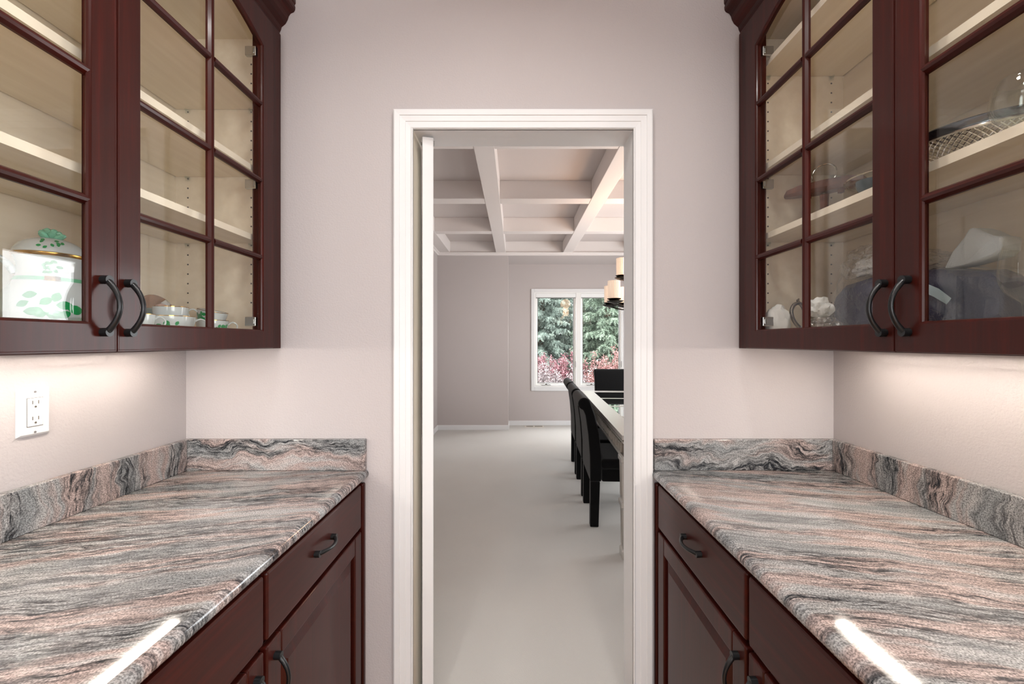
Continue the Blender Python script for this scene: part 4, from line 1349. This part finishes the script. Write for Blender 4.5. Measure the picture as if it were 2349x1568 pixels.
# ------------------------------------------------------------------ dining table
def dining_table():
    rot = -math.radians(3.0)
    r = thing('dining_table', (0.657, 2.60, 0), 'silver mirrored-top dining table with fretwork apron and square legs', 'table', rotz=rot, local=True)
    Lx, Ly, H = 1.10, 2.41, 0.785
    fw = 0.13
    t = MB()
    t.box(0, Lx, 0, fw, H - 0.028, H)
    t.box(0, Lx, Ly - fw, Ly, H - 0.028, H)
    t.box(0, fw, fw, Ly - fw, H - 0.028, H)
    t.box(Lx - fw, Lx, fw, Ly - fw, H - 0.028, H)
    n = 4
    pl = (Ly - 2 * fw) / n
    for i in range(1, n):
        t.box(fw, Lx - fw, fw + i * pl - 0.018, fw + i * pl + 0.018, H - 0.028, H)
    top = t.build('top_frame', M['silver_paint'], r)
    for i in range(n):
        y0 = fw + i * pl + (0.018 if i else 0)
        y1 = fw + (i + 1) * pl - (0.018 if i < n - 1 else 0)
        MB().box(fw, Lx - fw, y0, y1, H - 0.024, H - 0.002).build('mirror_panel', M['mirror'], top)
    MB().box(0.02, Lx - 0.02, 0.02, Ly - 0.02, H - 0.04, H - 0.0285).build('top_underside', M['fret'], r)
    # apron on four sides
    a0, ah = 0.014, 0.105
    za, zb = H - 0.04 - ah, H - 0.0405
    f1 = MB().box(a0, a0 + 0.02, a0 + 0.0, Ly - a0, za, zb).build('apron', M['fret_back'], r)
    f2 = MB().box(Lx - a0 - 0.02, Lx - a0, a0, Ly - a0, za, zb).build('apron', M['fret_back'], r)
    f3 = MB().box(a0 + 0.02, Lx - a0 - 0.02, a0, a0 + 0.02, za, zb).build('apron', M['fret_back'], r)
    f4 = MB().box(a0 + 0.02, Lx - a0 - 0.02, Ly - a0 - 0.02, Ly - a0, za, zb).build('apron', M['fret_back'], r)
    for z0, z1 in ((za - 0.006, za + 0.012), (zb - 0.012, zb)):
        MB().box(a0 - 0.008, a0 - 0.0002, a0 - 0.008, Ly - a0 + 0.008, z0, z1).build('apron_rail', M['silver_paint'], f1, bevel=0.002)
        MB().box(a0 + 0.0, Lx - a0, a0 - 0.008, a0 - 0.0002, z0, z1).build('apron_rail', M['silver_paint'], f3, bevel=0.002)
    # fretwork squares along the visible side
    proto = None
    k = 0
    pitch = 0.092
    y = a0 + 0.10
    while y < Ly - a0 - 0.08:
        if proto is None:
            fm = MB()
            s, w = 0.036, 0.009
            zc = (za + zb) / 2
            fm.box(-0.009, 0, -s, -s + w, -s * .9, s * .9)
            fm.box(-0.009, 0, s - w, s, -s * .9, s * .9)
            fm.box(-0.009, 0, -s + w, s - w, -s * .9, -s * .9 + w)
            fm.box(-0.009, 0, -s + w, s - w, s * .9 - w, s * .9)
            proto = fm.build('fret', M['fret'], f1)
            o = proto
        else:
            o = proto.copy()
            C.objects.link(o)
            o.parent = f1
        o.location = (a0 - 0.0003, y, (za + zb) / 2)
        y += pitch
    # legs
    lg = None
    for lx, ly in ((0.052, 0.085), (Lx - 0.052, 0.085), (0.052, Ly - 0.055), (Lx - 0.052, Ly - 0.055)):
        b = MB()
        def sq(w, z):
            return [(lx - w, ly - w, z), (lx + w, ly - w, z), (lx + w, ly + w, z), (lx - w, ly + w, z)]
        b.loft([sq(0.052, za - 0.0005), sq(0.052, za - 0.03), sq(0.045, za - 0.035), sq(0.040, 0.36), sq(0.050, 0.355), sq(0.050, 0.325), sq(0.040, 0.32), sq(0.036, 0.06), sq(0.045, 0.05), sq(0.045, 0.0)])
        lo = b.build('leg', M['silver_paint'], r, bevel=0.003)
        for (z0, z1, w) in ((0.39, za - 0.06, 0.0425), (0.08, 0.30, 0.038)):
            MB().box(lx - w - 0.003, lx - w + 0.001, ly - 0.022, ly + 0.022, z0, z1).build('leg_panel', M['fret'], lo, bevel=0.002)
            MB().box(lx - 0.022, lx + 0.022, ly - w - 0.003, ly - w + 0.001, z0, z1).build('leg_panel', M['fret'], lo, bevel=0.002)
dining_table()

# ------------------------------------------------------------------ chairs
def make_chair(label):
    r = thing('dining_chair', (0, 0, 0), label, 'chair', 'black velvet dining chairs', local=True)
    hw = 0.262
    pr = [(0.085, 0.335), (0.088, 0.52), (0.070, 0.68), (0.040, 0.82), (0.012, 0.90)]
    cx_, cz_, rr = -0.038, 0.905, 0.046
    for i in range(13):
        a = math.radians(20 + i * 20)
        pr.append((cx_ + rr * math.cos(a), cz_ + rr * math.sin(a)))
    pr += [(-0.030, 0.82), (-0.010, 0.68), (0.002, 0.52), (0.004, 0.335)]
    MB().prism(pr, lambda a, c, t: (a, t, c), -hw, hw).build('backrest', M['velvet'], r, smooth=True, bevel=0.010, bseg=3)
    MB().box(0.089, 0.50, -hw, hw, 0.335, 0.425).build('seat_rail', M['velvet'], r, bevel=0.012, bseg=3)
    MB().box(0.086, 0.512, -hw - 0.004, hw + 0.004, 0.4255, 0.50).build('seat', M['velvet'], r, bevel=0.024, bseg=4)
    for sy in (-1, 1):
        b = MB()
        y0, y1 = sorted((sy * hw, sy * (hw - 0.066)))
        b.frustum([(0.004, y0 + .004, 0), (0.066, y0 + .004, 0), (0.066, y1 - .004, 0), (0.004, y1 - .004, 0)],
                  [(0.006, y0, 0.3345), (0.076, y0, 0.3345), (0.076, y1, 0.3345), (0.006, y1, 0.3345)])
        b.build('leg', M['velvet'], r, bevel=0.006)
        b = MB()
        b.frustum([(0.440, y0 + .006, 0), (0.490, y0 + .006, 0), (0.490, y1 - .006, 0), (0.440, y1 - .006, 0)],
                  [(0.432, y0, 0.3345), (0.498, y0, 0.3345), (0.498, y1, 0.3345), (0.432, y1, 0.3345)])
        b.build('leg', M['velvet'], r, bevel=0.006)
    return r
proto = make_chair('black velvet roll-back chair nearest the doorway, on the left of the table')
spots = [((0.560, 3.365, 0), 'black velvet roll-back chair nearest the doorway, on the left of the table'),
         ((0.592, 3.985, 0), 'black velvet roll-back chair in the middle of the row along the table'),
         ((0.622, 4.600, 0), 'black velvet roll-back chair of the row closest to the window')]
for i, (loc, lab) in enumerate(spots):
    o = proto if i == 0 else copy_tree(proto)
    o.location = loc
    o.rotation_euler = (0, 0, -math.radians(3))
    o['label'] = lab
o = copy_tree(proto)
o.location = (1.305, 5.42, 0)
o.rotation_euler = (0, 0, -PI / 2 - math.radians(1))
o.scale = (1.0, 1.10, 1.065)
o['label'] = 'black velvet chair at the head of the table, in front of the window'

# ------------------------------------------------------------------ chandelier
def chandelier():
    cx_, cy_ = 1.32, 4.10
    r = thing('chandelier', (cx_, cy_, 2.738), 'two-tier black chandelier with pleated glowing shades above the table', 'chandelier')
    MB().lathe([(0.001, 2.737), (0.07, 2.737), (0.07, 2.72), (0.03, 2.70), (0.012, 2.69)], (cx_, cy_, 0), 24).build('ceiling_canopy', M['black_metal'], r, smooth=True)
    MB().lathe([(0.012, 1.62), (0.012, 2.70)], (cx_, cy_, 0), 12).build('stem', M['black_metal'], r)
    MB().lathe([(0.001, 1.58), (0.03, 1.60), (0.055, 1.66), (0.03, 1.72), (0.014, 1.74)], (cx_, cy_, 0), 20).build('hub', M['black_metal'], r, smooth=True)
    seg = 48
    sr, sh = 0.056, 0.165
    tiers = [(0.40, [195 - 40 * i for i in range(9)], 1.772), (0.275, [172 - 72 * i for i in range(5)], 2.012)]
    sp = None
    for R_, angs, zb in tiers:
        for k, a in enumerate(angs):
            a = math.radians(a)
            x, y = cx_ + R_ * math.cos(a), cy_ + R_ * math.sin(a)
            z = zb + (0.0 if k % 2 == 0 else -0.014)
            b = MB()
            rings = []
            for zz, q in ((0, 0.98), (sh * .5, 1.0), (sh, 1.0)):
                rings.append([(x + (sr * q + 0.0022 * (1 if i % 2 else -1)) * math.cos(2 * PI * i / seg), y + (sr * q + 0.0022 * (1 if i % 2 else -1)) * math.sin(2 * PI * i / seg), z + zz) for i in range(seg)])
            b.loft(rings, True, False)
            b.build('lamp_shade', M['shade'], r)
            s = MB()
            s.lathe([(0.012, -0.030), (0.045, -0.016), (0.062, -0.008), (0.066, -0.002), (0.060, -0.001), (0.02, -0.006)], (x, y, z), 32)
            so = s.build('saucer', M['black_metal'], r, smooth=True)
            s = MB()
            s.lathe([(0.012, -0.052), (0.055, -0.040), (0.078, -0.028), (0.080, -0.024), (0.06, -0.028), (0.02, -0.040)], (x + 0.012 * math.cos(a + 2), y + 0.012 * math.sin(a + 2), z), 32)
            s.build('drip_plate', M['black_metal'], so, smooth=True)
            arm = [(x, y, z - 0.045), (cx_ + R_ * 0.7 * math.cos(a), cy_ + R_ * 0.7 * math.sin(a), z - 0.075), (cx_ + R_ * 0.3 * math.cos(a), cy_ + R_ * 0.3 * math.sin(a), z - 0.07), (cx_, cy_, z - 0.03)]
            MB().tube(arm, 0.006, 8).build('arm', M['black_metal'], r, smooth=True)
    for (zz, pw) in ((2.02, 9.0), (2.24, 8.0)):
        l = bpy.data.lights.new('chandelier_glow', 'POINT')
        l.energy = pw
        l.color = (1.0, 0.62, 0.38)
        l.shadow_soft_size = 0.12
        lo = bpy.data.objects.new('chandelier_glow', l)
        lo.location = (cx_ - 0.15, cy_, zz)
        C.objects.link(lo)
chandelier()

# floor register
r = thing('floor_register', (0.30, 6.80, 0), 'pale metal floor register in the carpet under the window', 'vent')
MB().box(0.15, 0.46, 6.73, 6.85, 0.0005, 0.006).build('plate', M['register'], r, bevel=0.002)
x = 0.185
while x < 0.43:
    if abs(x - 0.305) > 0.012:
        MB().box(x - 0.004, x + 0.004, 6.755, 6.825, 0.0055, 0.0068).build('slot', M['dark'], r)
    x += 0.0135

# ------------------------------------------------------------------ garden
GZ = -0.35
struct(MB().box(-8, 14, YW + 0.13, 24, GZ - 0.2, GZ).build('ground', M['mulch']), 'mulched garden ground outside the window')

def spruce(x, y, height, rbase, seed, mat, label, zmin=0.25):
    rnd = random.Random(seed)
    root = thing('spruce_tree', (x, y, GZ), label, 'tree', 'spruce trees outside the window')
    MB().lathe([(0.13, 0), (0.10, height * 0.4), (0.02, height)], (x, y, GZ), 10).build('trunk', M['bark'], root, smooth=True)
    V, Fc = [], []
    z = zmin
    while z < min(height - 0.2, 3.9):
        rz = rbase * (1 - (z / height)) ** 0.85
        nb = max(9, int(19 * rz / rbase + 3))
        ph = rnd.random() * 6.28
        for i in range(nb):
            az = ph + 2 * PI * i / nb + rnd.uniform(-.15, .15)
            if math.sin(az) > 0.72:      # the side turned fully away from the house stays sparse
                if rnd.random() < 0.6:
                    continue
            Lb = rz * rnd.uniform(0.78, 1.08)
            dirx, diry = math.cos(az), math.sin(az)
            zz = z + rnd.uniform(-.08, .08)
            nseg = max(5, int(Lb / 0.075))
            for j in range(2, nseg + 1):
                t = j / nseg
                bx_ = Lb * t
                bz = zz + 0.10 * t - 0.42 * t * t * (0.6 + 0.4 * Lb) + 0.22 * t ** 4
                for s in (-1, 1, 0) if t > 0.3 else (-1, 1):
                    if s == 0 and rnd.random() < 0.4:
                        continue
                    tl = (0.16 + 0.16 * (1 - t)) * rnd.uniform(0.7, 1.3)
                    a2 = az + s * rnd.uniform(0.55, 1.0)
                    d = Vector((math.cos(a2), math.sin(a2), rnd.uniform(-0.75, -0.05) if s else rnd.uniform(-1.4, -0.4))).normalized()
                    p0 = Vector((x + dirx * bx_, y + diry * bx_, GZ + bz))
                    side = d.cross(Vector((0, 0, 1)))
                    if side.length < 1e-4:
                        side = Vector((1, 0, 0))
                    side.normalize()
                    upv = side.cross(d)
                    m = 8
                    for q in range(m):
                        tt = (q + 0.5) / m
                        pc = p0 + d * (tl * tt) - Vector((0, 0, 0.05 * tt * tt))
                        nl = 0.034 * (1.1 - 0.4 * tt) * rnd.uniform(0.8, 1.25)
                        w = d * 0.011
                        for su, sv in [(math.cos(q_), math.sin(q_)) for q_ in (rnd.uniform(0, 2.1), rnd.uniform(2.1, 4.2), rnd.uniform(4.2, 6.28))]:
                            tip = pc + side * (nl * su) + upv * (nl * sv) + d * (nl * 0.9)
                            n0 = len(V)
                            V.extend([tuple(pc - w), tuple(pc + w), tuple(tip)])
                            Fc.append((n0, n0 + 1, n0 + 2))
        z += rnd.uniform(0.14, 0.20)
    b = MB()
    me = bpy.data.meshes.new('foliage')
    O = root.location
    me.from_pydata([(p[0] - O.x, p[1] - O.y, p[2] - O.z) for p in V], [], Fc)
    me.materials.append(mat)
    fo = bpy.data.objects.new('foliage', me)
    C.objects.link(fo)
    fo.parent = root
    return root
spruce(0.75, 12.4, 7.5, 1.75, 11, M['spruce2'], 'blue-green spruce tree filling the left window sash', zmin=1.0)
spruce(2.55, 11.7, 6.8, 1.35, 23, M['spruce'], 'green spruce tree filling the right window sash', zmin=1.15)
spruce(4.6, 13.6, 7.0, 1.7, 37, M['spruce2'], 'spruce tree farthest right, behind the chandelier in the window', zmin=1.5)
spruce(-1.6, 13.4, 7.0, 1.9, 41, M['spruce2'], 'spruce tree farthest left, beyond the window edge', zmin=0.8)
spruce(3.3, 15.2, 8.0, 1.9, 59, M['spruce2'], 'shaded spruce tree behind the right sash, between two nearer ones', zmin=1.3)
spruce(1.75, 14.6, 8.0, 1.9, 53, M['spruce2'], 'dark spruce tree standing behind the gap of the two front ones', zmin=1.6)

def shrub(x, y, h, rx, seed, n, mat, label, name='barberry_shrub', group='barberry shrubs outside the window', leaf=0.033):
    rnd = random.Random(seed)
    root = thing(name, (x, y, GZ), label, 'shrub', group)
    V, Fc = [], []
    st = MB()
    ns = 46
    for i in range(ns):
        az = rnd.random() * 2 * PI
        ro = rx * math.sqrt(rnd.random())
        hh = h * (1 - 0.35 * (ro / rx) ** 2) * rnd.uniform(0.7, 1.08)
        p0 = Vector((x + 0.10 * math.cos(az), y + 0.10 * math.sin(az), GZ))
        p2 = Vector((x + ro * math.cos(az), y + ro * math.sin(az), GZ + hh))
        pm = (p0 + p2) / 2 + Vector((0.2 * ro * math.cos(az), 0.2 * ro * math.sin(az), 0.08 * hh))
        path = [p0, (p0 + pm) / 2, pm, (pm + p2) / 2 + Vector((0, 0, 0.02)), p2]
        st.tube(path, [0.006, 0.005, 0.004, 0.003, 0.0015], 4, caps=False)
        m = n // ns
        for j in range(m):
            t = 0.12 + 0.88 * (j / m)
            k = min(3, int(t * 4))
            f_ = t * 4 - k
            p = path[k].lerp(path[k + 1], f_) + Vector((rnd.gauss(0, .035), rnd.gauss(0, .035), rnd.gauss(0, .03)))
            d = Vector((rnd.gauss(0, 1), rnd.gauss(0, 1), rnd.gauss(0.3, 0.8))).normalized()
            s = d.orthogonal().normalized()
            s = (Matrix.Rotation(rnd.random() * 6.28, 3, d) @ s)
            l = leaf * rnd.uniform(0.7, 1.3)
            n0 = len(V)
            V.extend([tuple(p), tuple(p + d * l * .5 + s * l * .36), tuple(p + d * l), tuple(p + d * l * .5 - s * l * .36)])
            Fc.append((n0, n0 + 1, n0 + 2, n0 + 3))
    st.build('stems', M['bark'], root)
    me = bpy.data.meshes.new('leaves')
    O = root.location
    me.from_pydata([(p[0] - O.x, p[1] - O.y, p[2] - O.z) for p in V], [], Fc)
    me.materials.append(mat)
    fo = bpy.data.objects.new('leaves', me)
    C.objects.link(fo)
    fo.parent = root
shrub(0.55, 9.55, 1.50, 0.55, 61, 13000, M['barberry'], 'crimson barberry shrub at the left edge of the left sash')
shrub(1.20, 9.75, 1.52, 0.52, 62, 13000, M['barberry'], 'crimson barberry shrub behind the right half of the left sash')
shrub(1.85, 9.60, 1.42, 0.50, 63, 13000, M['barberry2'], 'coral barberry shrub at the left of the right sash')
shrub(2.45, 9.80, 1.62, 0.50, 64, 13000, M['barberry2'], 'coral barberry shrub at the right of the right sash')
shrub(3.15, 9.90, 1.55, 0.55, 65, 9000, M['barberry2'], 'coral barberry shrub beyond the right window edge')
shrub(0.60, 8.80, 1.30, 0.45, 66, 12000, M['lowgrey'], 'low grey-mauve shrub below the barberry, left in the left sash', 'low_shrub', 'low shrubs outside the window')
shrub(1.15, 8.75, 1.28, 0.45, 67, 12000, M['lowgrey'], 'low grey-mauve shrub below the barberry, right in the left sash', 'low_shrub', 'low shrubs outside the window')
shrub(1.75, 8.85, 1.20, 0.42, 68, 12000, M['barberry2'], 'low coral shrub below the barberry in the right sash', 'low_shrub', 'low shrubs outside the window')

# drop the builder's bookkeeping
for o in bpy.data.objects:
    for k in ('_org', '_local'):
        if k in o:
            del o[k]
